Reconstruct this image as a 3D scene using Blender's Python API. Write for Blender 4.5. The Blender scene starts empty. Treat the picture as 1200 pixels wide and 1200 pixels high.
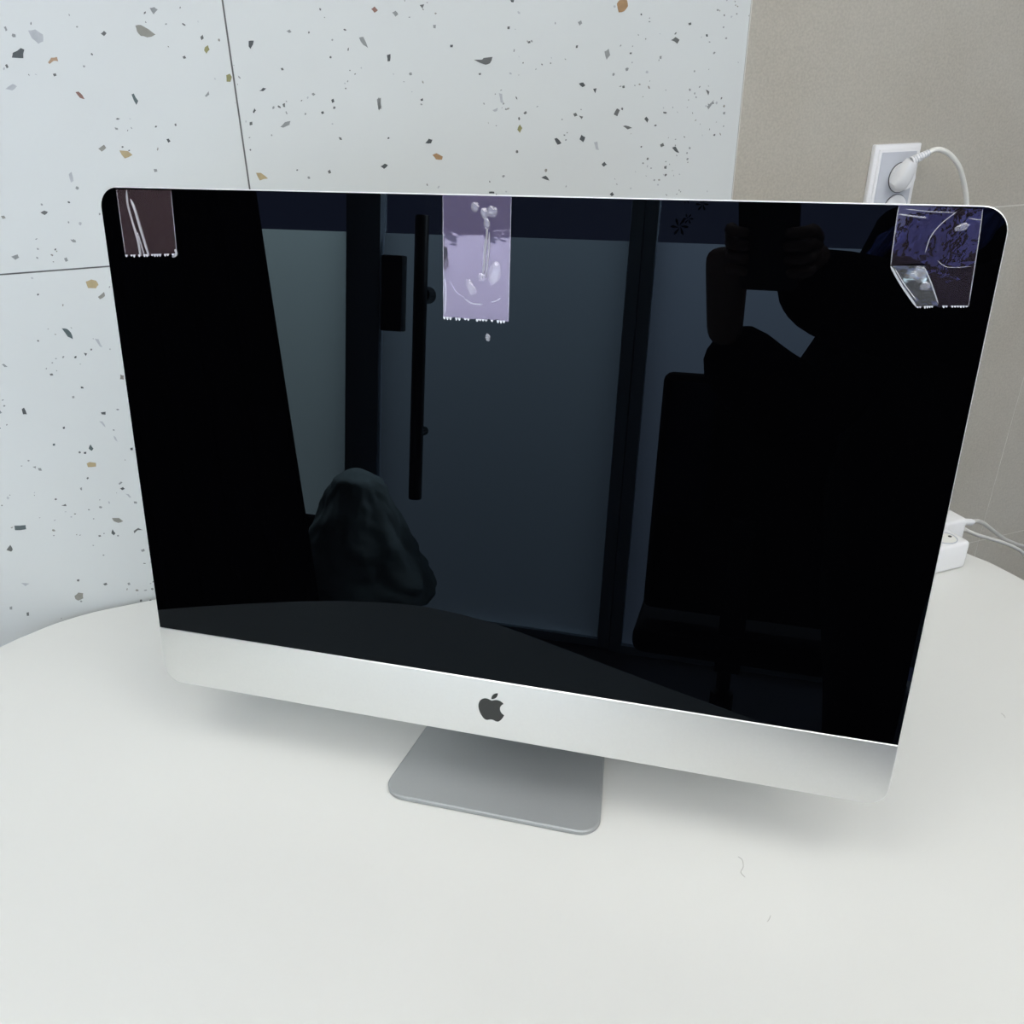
import bpy, bmesh, math, random
from mathutils import Vector, Matrix, noise
random.seed(7)

# ------------------------------------------------------------------ frame
# World: x along the computer's width, y away from the viewer, z up, metres; floor z = 0
TZ = 0.75                                    # table top height
F = 997.6                                    # focal length in pixels of a 1200 px frame
PITCH, ROLL, YAW = 0.4792, -0.0135, 0.2654
CAM = Vector((0.1712, -0.5464, 0.5974 + TZ))
WALL = 0.6116                                # direction of the tiled wall against the computer

def camera_axes():
    cy, sy, cp, sp = math.cos(YAW), math.sin(YAW), math.cos(PITCH), math.sin(PITCH)
    right = Vector((cy, sy, 0)); fwd = Vector((-sy*cp, cy*cp, -sp)); up = Vector((-sy*sp, cy*sp, cp))
    c, s = math.cos(ROLL), math.sin(ROLL)
    return c*right + s*up, fwd, -s*right + c*up
RIGHT, FWD, UP = camera_axes()

scene = bpy.context.scene
COL = scene.collection
cam_data = bpy.data.cameras.new('camera'); cam = bpy.data.objects.new('camera', cam_data); COL.objects.link(cam)
cam_data.sensor_fit = 'HORIZONTAL'; cam_data.sensor_width = 36.0; cam_data.lens = 36.0*F/1200.0
cam_data.clip_start = 0.002; cam_data.clip_end = 200
cam.matrix_world = Matrix(((RIGHT.x, UP.x, -FWD.x, CAM.x), (RIGHT.y, UP.y, -FWD.y, CAM.y), (RIGHT.z, UP.z, -FWD.z, CAM.z), (0, 0, 0, 1)))
scene.camera = cam
scene.view_settings.view_transform = 'Standard'
try: scene.view_settings.look = 'None'
except Exception: pass
scene.view_settings.gamma = 1.0; scene.view_settings.use_curve_mapping = False
scene.view_settings.exposure = -0.07

# daylight world: even bluish tone for the dim corridor outside the shop front
world = bpy.data.worlds.new('dim_corridor'); scene.world = world; world.use_nodes = True
bg = world.node_tree.nodes['Background']; bg.inputs[0].default_value = (0.52, 0.58, 1.0, 1); bg.inputs[1].default_value = 0.95

FILM_BACKLIGHT = 2100.0  # added unseen area light behind the film, brightest at the film's top
cl_d = bpy.data.lights.new('film_backlight', 'AREA'); cl_d.shape = 'RECTANGLE'; cl_d.size = 6.5; cl_d.size_y = 0.3; cl_d.energy = FILM_BACKLIGHT; cl_d.color = (0.97, 0.99, 1.0)
cl = bpy.data.objects.new('film_backlight', cl_d); COL.objects.link(cl); cl.location = (-0.4, -3.0, 2.9)
CEILING_LIGHT = 4.9     # LED panels in the ceiling

# ------------------------------------------------------------------ materials
def mat(name, col, rough=0.5, metal=0.0, spec=0.5, ior=None, emit=None, emit_s=0, noise_amt=0, noise_scale=20, bump=0, bump_scale=200, tint=None, coat=0):
    m = bpy.data.materials.new(name); m.use_nodes = True
    nt = m.node_tree; b = nt.nodes['Principled BSDF']
    b.inputs['Base Color'].default_value = (*col, 1); b.inputs['Roughness'].default_value = rough
    b.inputs['Metallic'].default_value = metal; b.inputs['Specular IOR Level'].default_value = spec
    if ior: b.inputs['IOR'].default_value = ior
    if coat: b.inputs['Coat Weight'].default_value = coat
    if tint: b.inputs['Specular Tint'].default_value = (*tint, 1)
    if emit: b.inputs['Emission Color'].default_value = (*emit, 1); b.inputs['Emission Strength'].default_value = emit_s
    if noise_amt or bump:
        tc = nt.nodes.new('ShaderNodeTexCoord')
    if noise_amt:
        n = nt.nodes.new('ShaderNodeTexNoise'); n.inputs['Scale'].default_value = noise_scale; n.inputs['Detail'].default_value = 6
        r = nt.nodes.new('ShaderNodeMapRange'); r.inputs['To Min'].default_value = 1-noise_amt; r.inputs['To Max'].default_value = 1+noise_amt
        x = nt.nodes.new('ShaderNodeMix'); x.data_type = 'RGBA'; x.blend_type = 'MULTIPLY'; x.inputs[0].default_value = 1
        nt.links.new(tc.outputs['Object'], n.inputs['Vector']); nt.links.new(n.outputs['Fac'], r.inputs['Value'])
        x.inputs[6].default_value = (*col, 1); nt.links.new(r.outputs[0], x.inputs[7]); nt.links.new(x.outputs[2], b.inputs['Base Color'])
    if bump:
        n = nt.nodes.new('ShaderNodeTexNoise'); n.inputs['Scale'].default_value = bump_scale
        bp = nt.nodes.new('ShaderNodeBump'); bp.inputs['Strength'].default_value = bump; bp.inputs['Distance'].default_value = 0.002
        nt.links.new(tc.outputs['Object'], n.inputs['Vector']); nt.links.new(n.outputs['Fac'], bp.inputs['Height']); nt.links.new(bp.outputs[0], b.inputs['Normal'])
    return m

def tape_mat(name, gloss_col, gloss, haze, rough=0.03, bump=0.0, hcol=(0.8, 0.8, 0.85)):
    """clear film: mostly see-through, a coloured sheen and a little white haze"""
    m = bpy.data.materials.new(name); m.use_nodes = True; nt = m.node_tree
    nt.nodes.remove(nt.nodes['Principled BSDF']); out = nt.nodes['Material Output']
    tr = nt.nodes.new('ShaderNodeBsdfTransparent'); gl = nt.nodes.new('ShaderNodeBsdfGlossy'); df = nt.nodes.new('ShaderNodeBsdfDiffuse')
    gl.inputs['Color'].default_value = (*gloss_col, 1); gl.inputs['Roughness'].default_value = rough
    df.inputs['Color'].default_value = (*hcol, 1)
    a = nt.nodes.new('ShaderNodeMixShader'); a.inputs[0].default_value = gloss
    nt.links.new(tr.outputs[0], a.inputs[1]); nt.links.new(gl.outputs[0], a.inputs[2])
    h = nt.nodes.new('ShaderNodeMixShader'); h.inputs[0].default_value = haze
    nt.links.new(a.outputs[0], h.inputs[1]); nt.links.new(df.outputs[0], h.inputs[2]); nt.links.new(h.outputs[0], out.inputs[0])
    if bump:
        tc = nt.nodes.new('ShaderNodeTexCoord'); n = nt.nodes.new('ShaderNodeTexNoise'); n.inputs['Scale'].default_value = 60; n.inputs['Detail'].default_value = 3
        bp = nt.nodes.new('ShaderNodeBump'); bp.inputs['Strength'].default_value = bump; bp.inputs['Distance'].default_value = 0.003
        nt.links.new(tc.outputs['Object'], n.inputs['Vector']); nt.links.new(n.outputs['Fac'], bp.inputs['Height']); nt.links.new(bp.outputs[0], gl.inputs['Normal'])
    return m

def beige_mat():
    m = mat('beige stoneware', (0.43, 0.40, 0.335), 0.55, spec=0.35)
    nt = m.node_tree; b = nt.nodes['Principled BSDF']; tc = nt.nodes.new('ShaderNodeTexCoord')
    big = nt.nodes.new('ShaderNodeTexNoise'); big.inputs['Scale'].default_value = 5; big.inputs['Detail'].default_value = 5
    fine = nt.nodes.new('ShaderNodeTexNoise'); fine.inputs['Scale'].default_value = 330; fine.inputs['Detail'].default_value = 2
    r1 = nt.nodes.new('ShaderNodeValToRGB'); r1.color_ramp.elements[0].position = 0.3; r1.color_ramp.elements[1].position = 0.7
    r1.color_ramp.elements[0].color = (0.445, 0.412, 0.345, 1); r1.color_ramp.elements[1].color = (0.49, 0.463, 0.40, 1)
    r2 = nt.nodes.new('ShaderNodeMapRange'); r2.inputs['From Min'].default_value = 0.3; r2.inputs['From Max'].default_value = 0.7
    r2.inputs['To Min'].default_value = 0.93; r2.inputs['To Max'].default_value = 1.08
    x = nt.nodes.new('ShaderNodeMix'); x.data_type = 'RGBA'; x.blend_type = 'MULTIPLY'; x.inputs[0].default_value = 1
    for n in (big, fine): nt.links.new(tc.outputs['Object'], n.inputs['Vector'])
    nt.links.new(big.outputs['Fac'], r1.inputs[0]); nt.links.new(fine.outputs['Fac'], r2.inputs['Value'])
    nt.links.new(r1.outputs[0], x.inputs[6]); nt.links.new(r2.outputs[0], x.inputs[7]); nt.links.new(x.outputs[2], b.inputs['Base Color'])
    bp = nt.nodes.new('ShaderNodeBump'); bp.inputs['Strength'].default_value = 0.15; bp.inputs['Distance'].default_value = 0.001
    nt.links.new(fine.outputs['Fac'], bp.inputs['Height']); nt.links.new(bp.outputs[0], b.inputs['Normal'])
    return m

def brushed(name, col, rough):
    return mat(name, col, rough, metal=1.0, noise_amt=0.02, noise_scale=400)

M = dict(
    alu=brushed('satin aluminium', (0.86, 0.86, 0.84), 0.29),
    alu_edge=brushed('bright aluminium edge', (0.9, 0.9, 0.89), 0.5),
    alu_dark=mat('blasted aluminium', (0.39, 0.405, 0.405), 0.5, metal=0.35, noise_amt=0.02, noise_scale=400),
    glass=mat('black screen glass', (0.0006, 0.0006, 0.0009), 0.0, ior=1.26, tint=(0.66, 0.83, 1.0)),
    emblem=mat('dark emblem', (0.03, 0.032, 0.03), 0.12, ior=1.5),
    white_tile=mat('white terrazzo', (0.655, 0.68, 0.665), 0.38, noise_amt=0.015, noise_scale=9),
    beige=beige_mat(),
    dark_grout=mat('dark joint', (0.16, 0.16, 0.155), 0.9),
    light_grout=mat('light joint', (0.66, 0.64, 0.58), 0.9),
    table=mat('white laminate', (0.745, 0.745, 0.71), 0.42, spec=0.4, noise_amt=0.008, noise_scale=4),
    table_edge=mat('white table edge', (0.78, 0.78, 0.76), 0.35),
    white_metal=mat('white powder coat', (0.75, 0.75, 0.73), 0.4),
    plastic=mat('white plastic', (0.88, 0.88, 0.88), 0.3),
    plastic_grey=mat('pale grey plastic', (0.58, 0.60, 0.645), 0.35),
    plastic_warm=mat('warm white plastic', (0.85, 0.84, 0.79), 0.35),
    brass=mat('brass contact', (0.6, 0.5, 0.3), 0.3, metal=1),
    cable=mat('white cable', (0.86, 0.85, 0.79), 0.4),
    cable_grey=mat('greyish white cable', (0.66, 0.65, 0.61), 0.4),
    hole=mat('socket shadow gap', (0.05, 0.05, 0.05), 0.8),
    floor=mat('dark floor tile', (0.055, 0.055, 0.058), 0.5, noise_amt=0.1, noise_scale=8),
    paint=mat('wall paint', (0.62, 0.62, 0.62), 0.8),
    ceiling=mat('ceiling paint', (0.75, 0.75, 0.75), 0.9),
    frame=mat('graphite door frame', (0.30, 0.36, 0.42), 0.45),
    black_metal=mat('black metal', (0.006, 0.006, 0.006), 0.4),
    black_cloth=mat('black cloth', (0.006, 0.006, 0.0065), 0.95, spec=0.1, bump=0.3),
    navy=mat('navy cloth', (0.012, 0.016, 0.045), 0.9, spec=0.2, bump=0.3),
    denim=mat('blue cloth', (0.24, 0.29, 0.85), 0.85, spec=0.2, noise_amt=0.4, noise_scale=18, bump=0.6, bump_scale=40),
    coat=mat('grey green cloth', (0.25, 0.31, 0.31), 0.9, spec=0.2, noise_amt=0.3, noise_scale=14, bump=0.6, bump_scale=40),
    skin=mat('skin', (0.42, 0.26, 0.2), 0.5),
    hair=mat('dark hair', (0.02, 0.014, 0.01), 0.5, bump=0.5, bump_scale=120),
    black_plastic=mat('black plastic', (0.01, 0.01, 0.012), 0.3),
    tape_clear=tape_mat('clear tape over dark glass', (0.80, 0.66, 0.72), 0.12, 0.055, bump=0.10, hcol=(0.70, 0.45, 0.50)),
    tape_purple=tape_mat('clear tape purple sheen', (0.86, 0.68, 0.95), 0.115, 0.065, bump=0.03, hcol=(0.8, 0.66, 0.85)),
    tape_blue=tape_mat('clear tape wrinkled', (0.80, 0.80, 1.0), 0.15, 0.028, bump=0.10, hcol=(0.6, 0.45, 0.65)),
    tape_fold=tape_mat('doubled clear tape', (0.75, 0.9, 0.85), 0.28, 0.08, rough=0.12, bump=0.35),
    crease=tape_mat('tape crease', (1, 1, 1), 0.2, 0.33, rough=0.2),
    tooth=tape_mat('cut tape edge', (1, 1, 1), 0.3, 0.75, rough=0.2),
    edge_line=tape_mat('tape edge line', (1, 1, 1), 0.15, 0.28, rough=0.2),
)
def film_mat(name, col):
    """thin frosted film: lets the added backlight through, scattered"""
    m = bpy.data.materials.new(name); m.use_nodes = True; nt = m.node_tree
    nt.nodes.remove(nt.nodes['Principled BSDF']); out = nt.nodes['Material Output']
    t = nt.nodes.new('ShaderNodeBsdfTranslucent'); d = nt.nodes.new('ShaderNodeBsdfDiffuse'); x = nt.nodes.new('ShaderNodeMixShader')
    t.inputs['Color'].default_value = (*col, 1); d.inputs['Color'].default_value = (*col, 1); x.inputs[0].default_value = 0.2
    nt.links.new(t.outputs[0], x.inputs[1]); nt.links.new(d.outputs[0], x.inputs[2]); nt.links.new(x.outputs[0], out.inputs[0])
    return m
M['film_door'] = film_mat('frosted film', (0.40, 0.46, 0.49))
M['film_side'] = film_mat('frosted film greener', (0.84, 0.95, 0.87))
M['film_right'] = film_mat('frosted film bluer', (0.42, 0.47, 0.54))
M['led'] = mat('ceiling led', (0.9, 0.9, 0.9), 0.5, emit=(1.0, 0.99, 0.96), emit_s=CEILING_LIGHT)
cg = tape_mat('clear glass', (1, 1, 1), 0.06, 0.0, rough=0.0); M['clear'] = cg
STONE = dict(d=(0.13, 0.135, 0.13), k=(0.075, 0.085, 0.085), t=(0.085, 0.115, 0.115), b=(0.22, 0.205, 0.18), l=(0.44, 0.46, 0.475), g=(0.27, 0.285, 0.28),
             y=(0.43, 0.345, 0.19), o=(0.36, 0.22, 0.11), r=(0.25, 0.14, 0.11), v=(0.27, 0.26, 0.12), n=(0.40, 0.27, 0.17), p=(0.27, 0.265, 0.23))
for k, c in STONE.items(): M['stone_'+k] = mat('stone chip '+k, c, 0.4, noise_amt=0.25, noise_scale=150)

# ------------------------------------------------------------------ helpers
def link_mesh(name, verts, faces, m=None, parent=None, smooth=False, kind=None):
    me = bpy.data.meshes.new(name); me.from_pydata([tuple(v) for v in verts], [], faces); me.update()
    if m: me.materials.append(m)
    if smooth:
        for p in me.polygons: p.use_smooth = True
    o = bpy.data.objects.new(name, me); COL.objects.link(o)
    if parent: o.parent = parent
    if kind: o['kind'] = kind
    return o
def from_bm(name, bm, m=None, parent=None, smooth=False, kind=None):
    bmesh.ops.recalc_face_normals(bm, faces=bm.faces)
    me = bpy.data.meshes.new(name); bm.to_mesh(me); bm.free()
    if m: me.materials.append(m)
    if smooth:
        for p in me.polygons: p.use_smooth = True
        try: me.set_sharp_from_angle(angle=math.radians(40))
        except Exception: pass
    o = bpy.data.objects.new(name, me); COL.objects.link(o)
    if parent: o.parent = parent
    if kind: o['kind'] = kind
    return o
def thing(name, label, cat, loc=(0, 0, 0), rotz=0, group=None):
    o = bpy.data.objects.new(name, None); COL.objects.link(o); o.location = loc; o.rotation_euler = (0, 0, rotz)
    o.empty_display_size = 0.05; o['label'] = label; o['category'] = cat
    if group: o['group'] = group
    return o
def tag(o, label, cat, group=None):
    o['label'] = label; o['category'] = cat
    if group: o['group'] = group
    return o
def box_bm(x0, x1, y0, y1, z0, z1, bev=0.0, seg=2, bm=None):
    b = bm or bmesh.new()
    r = bmesh.ops.create_cube(b, size=1.0)
    for v in r['verts']:
        v.co = Vector(((x0+x1)/2+v.co.x*(x1-x0), (y0+y1)/2+v.co.y*(y1-y0), (z0+z1)/2+v.co.z*(z1-z0)))
    if bev:
        es = list({e for v in r['verts'] for e in v.link_edges})
        bmesh.ops.bevel(b, geom=es, offset=bev, segments=seg, affect='EDGES', profile=0.5)
    return b
def box(name, x0, x1, y0, y1, z0, z1, m, parent=None, bev=0.0, seg=2):
    return from_bm(name, box_bm(x0, x1, y0, y1, z0, z1, bev, seg), m, parent, smooth=bev > 0)
def spline(pts, n, closed=False):
    """Catmull-Rom through points"""
    P = [Vector(p) for p in pts]; N = len(P); out = []
    rng = N if closed else N-1
    for i in range(rng):
        if closed: a, b, c, d = P[(i-1) % N], P[i], P[(i+1) % N], P[(i+2) % N]
        else: a, b, c, d = P[max(i-1, 0)], P[i], P[i+1], P[min(i+2, N-1)]
        for k in range(n):
            t = k/n
            out.append(0.5*((2*b)+(c-a)*t+(2*a-5*b+4*c-d)*t*t+(3*b-a-3*c+d)*t**3))
    if not closed: out.append(P[-1].copy())
    return out
def tube_bm(pts, rad, seg=12, bm=None):
    """tube along points; rad is a number or a list"""
    b = bm or bmesh.new(); n = len(pts); P = [Vector(p) for p in pts]
    R = rad if isinstance(rad, (list, tuple)) else [rad]*n
    rings = []; prev = None
    for i in range(n):
        t = (P[min(i+1, n-1)]-P[max(i-1, 0)]).normalized()
        if prev is None:
            u = t.orthogonal().normalized()
        else:
            u = (prev-t*prev.dot(t)).normalized()
        prev = u; w = t.cross(u)
        rings.append([b.verts.new(P[i]+(u*math.cos(2*math.pi*k/seg)+w*math.sin(2*math.pi*k/seg))*R[i]) for k in range(seg)])
    for i in range(n-1):
        for k in range(seg):
            b.faces.new((rings[i][k], rings[i][(k+1) % seg], rings[i+1][(k+1) % seg], rings[i+1][k]))
    b.faces.new(rings[0][::-1]); b.faces.new(rings[-1])
    return b
def prism_bm(poly, to3, h0, h1, bm=None):
    """extrude a 2D polygon: to3(u, v, h) -> point"""
    b = bm or bmesh.new()
    lo = [b.verts.new(to3(u, v, h0)) for u, v in poly]; hi = [b.verts.new(to3(u, v, h1)) for u, v in poly]
    n = len(poly)
    b.faces.new(lo[::-1]); b.faces.new(hi)
    for i in range(n): b.faces.new((lo[i], lo[(i+1) % n], hi[(i+1) % n], hi[i]))
    return b
def lathe_bm(prof, axis_o, axis, seg=32, bm=None):
    """prof: (radius, height) pairs around an axis"""
    b = bm or bmesh.new(); ax = Vector(axis).normalized(); u = ax.orthogonal().normalized(); w = ax.cross(u); o = Vector(axis_o)
    rings = [[b.verts.new(o+ax*h+(u*math.cos(2*math.pi*k/seg)+w*math.sin(2*math.pi*k/seg))*max(r, 1e-5)) for k in range(seg)] for r, h in prof]
    for i in range(len(rings)-1):
        for k in range(seg): b.faces.new((rings[i][k], rings[i][(k+1) % seg], rings[i+1][(k+1) % seg], rings[i+1][k]))
    b.faces.new(rings[0][::-1]); b.faces.new(rings[-1])
    return b
def rrect(w0, w1, h0, h1, r, seg=10, corners=(1, 1, 1, 1)):
    """rounded rectangle, corners: bottom-left, bottom-right, top-right, top-left"""
    pts = []
    for (cx, cy, a0, on) in ((w0+r, h0+r, 180, corners[0]), (w1-r, h0+r, 270, corners[1]), (w1-r, h1-r, 0, corners[2]), (w0+r, h1-r, 90, corners[3])):
        if on:
            for k in range(seg+1):
                a = math.radians(a0+90*k/seg); pts.append((cx+r*math.cos(a), cy+r*math.sin(a)))
        else:
            pts.append((w0 if cx < (w0+w1)/2 else w1, h0 if cy < (h0+h1)/2 else h1))
    return pts

# wall frame: a along the wall, d from the camera towards the wall, z up
WD = Vector((math.cos(WALL), math.sin(WALL), 0)); WN = Vector((-math.sin(WALL), math.cos(WALL), 0))
def wp(a, d, z): return Vector((CAM.x, CAM.y, 0)) + WD*a + WN*d + Vector((0, 0, z))
DW = 1.03                                                    # distance of the tiled wall
def ray(u, v): return (RIGHT*((u-600)/F) + FWD - UP*((v-600)/F)).normalized()
def on_wall(u, v, d=DW):                                     # where a sighted point lies on the tiled wall
    r = ray(u, v); t = d/(r.dot(WN)); p = CAM + r*t; return ((p-CAM).dot(WD), p.z)

# computer frame: x along the width, h up the tilted screen, q out of the screen towards the viewer
TILT, ZB, HB, CHIN = 0.1256, 0.0776, 0.4463, 0.0580
SU = Vector((0, math.sin(TILT), math.cos(TILT))); SN = Vector((0, -math.cos(TILT), math.sin(TILT)))
SO = Vector((0, 0, TZ+ZB))
def sp(x, h, q): return SO + Vector((x, 0, 0)) + SU*h + SN*q
def on_screen(u, v):
    r = ray(u, v); t = (SO-CAM).dot(SN)/r.dot(SN); p = CAM + r*t - SO; return (p.x, p.dot(SU))
def S(*pts): return [on_screen(*p) for p in pts]

# ------------------------------------------------------------------ room shell
def struct(o): o['kind'] = 'structure'; return o
H = 2.75; YP = -2.27                                         # ceiling height, line of the shop front
aL = (YP-CAM.y-DW*WN.y)/WD.y; aR = 2.4
cL = wp(aL, DW, 0); cR = wp(aR, DW, 0)
L3 = (cR.y-YP)/WN.y; cF = cR - WN*L3
poly = [(cL.x, cL.y), (cF.x, cF.y), (cR.x, cR.y)]
OUT = [(cL.x-0.25, YP-0.10), (cF.x+0.35, YP-0.10), (cR.x+0.10, cR.y+0.28)]
P3 = lambda u, v, h: Vector((u, v, h))
struct(from_bm('floor', prism_bm(OUT, P3, -0.05, 0.0), M['floor']))
struct(from_bm('ceiling', prism_bm(OUT, P3, H, H+0.05), M['ceiling']))
# tiled back wall: backing plus tiles, each with its own edges
wb = struct(from_bm('wall_back', prism_bm([(aL, 0), (aR, 0), (aR, H), (aL, H)], lambda u, v, h: wp(u, DW+h, v), 0.010, 0.08), M['paint']))
A0, A1, A2 = 0.0711, 0.6905, 1.3225                          # vertical joints seen in the picture
ZW = 0.4143+TZ; ZBE = 0.4025+TZ; TH = 0.6175                 # horizontal joints: white part, beige part, tile height
bk = struct(from_bm('trim_1', prism_bm([(-2.4, 0), (A1, 0), (A1, H), (-2.4, H)], lambda u, v, h: wp(u, DW+h, v), 0.0012, 0.0099), M['dark_grout']))
bk = struct(from_bm('trim_2', prism_bm([(A1, 0), (aR-0.012, 0), (aR-0.012, H), (A1, H)], lambda u, v, h: wp(u, DW+h, v), 0.0004, 0.0099), M['light_grout']))
def tile(a0, a1, z0, z1, m, g):
    z0 = max(z0, 0.002); z1 = min(z1, H-0.002)
    if z1-z0 < 0.01: return None
    bm = prism_bm(rrect(a0+g, a1-g, z0+g, z1-g, 0.0006, 1), lambda u, v, h: wp(u, DW+h, v), 0.0, 0.0085)
    return from_bm('tile', bm, m, wb)
white_tiles = []
for i in range(-4, 2):
    a0 = A0+(i-1)*0.6194; a1 = a0+0.6194
    a0 = max(a0, -2.4)
    for j in range(-2, 3):
        t = tile(a0, a1, ZW+j*TH, ZW+(j+1)*TH, M['white_tile'], 0.0009)
        if t: white_tiles.append((t, a0, a1, max(ZW+j*TH, 0), min(ZW+(j+1)*TH, H)))
for i in range(0, 3):
    a0 = A1+i*0.632+(0.0006 if i == 0 else 0); a1 = min(A1+(i+1)*0.632, aR-0.012)
    for j in range(-2, 3): tile(a0, a1, ZBE+j*TH, ZBE+(j+1)*TH, M['beige'], 0.0009)
# other walls
def wall_seg(name, p, q, z0, z1, th, m):
    p = Vector((p[0], p[1], 0)); q = Vector((q[0], q[1], 0)); d = (q-p).normalized(); n = Vector((d.y, -d.x, 0))
    return struct(from_bm(name, prism_bm([(0, z0), ((q-p).length, z0), ((q-p).length, z1), (0, z1)], lambda u, v, h: p+d*u+n*h+Vector((0, 0, v)), 0, th), m))
wall_seg('wall_right', (cR.x, cR.y), (cF.x, cF.y), 0, H, -0.08, M['paint'])
wall_seg('wall_left', (cL.x, YP), (-2.55, YP), 0, H, 0.08, M['paint'])
wall_seg('wall_front', (1.75, YP), (cF.x, YP), 0, H, 0.08, M['paint'])

# terrazzo chips: outlines sighted on the photograph, laid on the wall surface where they belong
def chip_home(a, z):
    for t in white_tiles:
        if t[1] <= a < t[2] and t[3] <= z < t[4]: return t
    return None
BIG1 = [('k', [(37,180),(40,165),(65,150),(76,155),(73,182)]), ('n', [(150,195),(160,180),(178,178),(182,192),(168,190),(155,200)]),
 ('l', [(88,95),(110,92),(134,108),(135,130),(120,137),(100,120)]), ('p', [(423,80),(440,78),(465,92),(486,108),(460,117),(440,112),(428,98)]),
 ('g', [(468,25),(482,22),(493,30),(480,45)]), ('d', [(315,105),(325,96),(333,104),(325,113)]), ('v', [(640,148),(650,141),(655,155),(645,168),(638,158)]),
 ('v', [(707,235),(718,230),(726,240),(720,256),(708,255)]), ('k', [(777,128),(793,127),(790,140),(783,153),(777,145)]), ('g', [(1122,118),(1135,115),(1150,150),(1135,140)]),
 ('r', [(1160,28),(1170,20),(1181,32),(1170,40)]), ('t', [(411,295),(418,292),(432,315),(426,328)]), ('r', [(236,288),(245,286),(258,298),(265,310),(250,306)]),
 ('y', [(373,470),(400,472),(414,484),(390,495)]), ('y', [(800,540),(815,540),(838,558),(812,564)]), ('l', [(17,278),(40,262),(53,270),(38,283)]),
 ('g', [(876,397),(890,382),(908,378),(905,390),(885,399)]), ('k', [(810,285),(822,274),(832,276),(822,285)]), ('y', [(268,880),(285,873),(300,877),(308,890),(300,901),(275,900)]),
 ('t', [(193,1026),(210,1028),(222,1040),(228,1060),(212,1052)]), ('p', [(306,928),(325,912),(328,925),(312,935)]), ('l', [(296,1058),(308,1060),(320,1085),(312,1083)]),
 ('g', [(1180,312),(1190,305),(1192,340),(1182,342)]), ('d', [(126,664),(138,658),(150,662),(140,672)]), ('p', [(307,465),(325,452),(332,462),(318,474)]),
 ('l', [(215,545),(223,537),(230,565),(222,570)]), ('g', [(640,300),(652,285),(654,296),(645,303)]), ('b', [(376,1170),(387,1174),(387,1186),(375,1185)]),
 ('k', [(520,435),(527,433),(533,442),(526,446)]), ('k', [(790,350),(795,338),(800,345),(794,354)]), ('d', [(780,382),(788,380),(789,390),(780,392)]), ('k', [(1035,312),(1042,308),(1045,318),(1038,322)]),
 ('k', [(1003,350),(1010,347),(1013,354),(1006,357)]), ('d', [(1058,428),(1066,430),(1069,437),(1062,437)]), ('d', [(883,325),(890,322),(891,335),(885,334)]), ('d', [(626,115),(633,108),(637,120),(630,126)]),
 ('g', [(200,808),(208,804),(213,815),(205,818)]), ('g', [(35,802),(55,795),(60,805),(48,812)]), ('d', [(165,231),(174,229),(177,236),(169,239)]), ('g', [(220,748),(236,750),(238,757),(228,757)]),
 ('d', [(545,388),(550,385),(552,393),(547,394)]), ('g', [(358,398),(368,400),(369,406),(361,405)]), ('d', [(570,177),(578,174),(582,182),(574,184)]), ('g', [(12,85),(18,82),(23,94),(18,98)]),
 ('d', [(16,203),(22,200),(27,210),(21,214)]), ('g', [(480,528),(490,528),(492,536),(483,538)]), ('d', [(1024,535),(1031,530),(1035,540),(1028,543)]), ('d', [(877,213),(884,212),(887,219),(880,220)]),
 ('g', [(895,97),(905,92),(911,100),(903,103)])]
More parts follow.
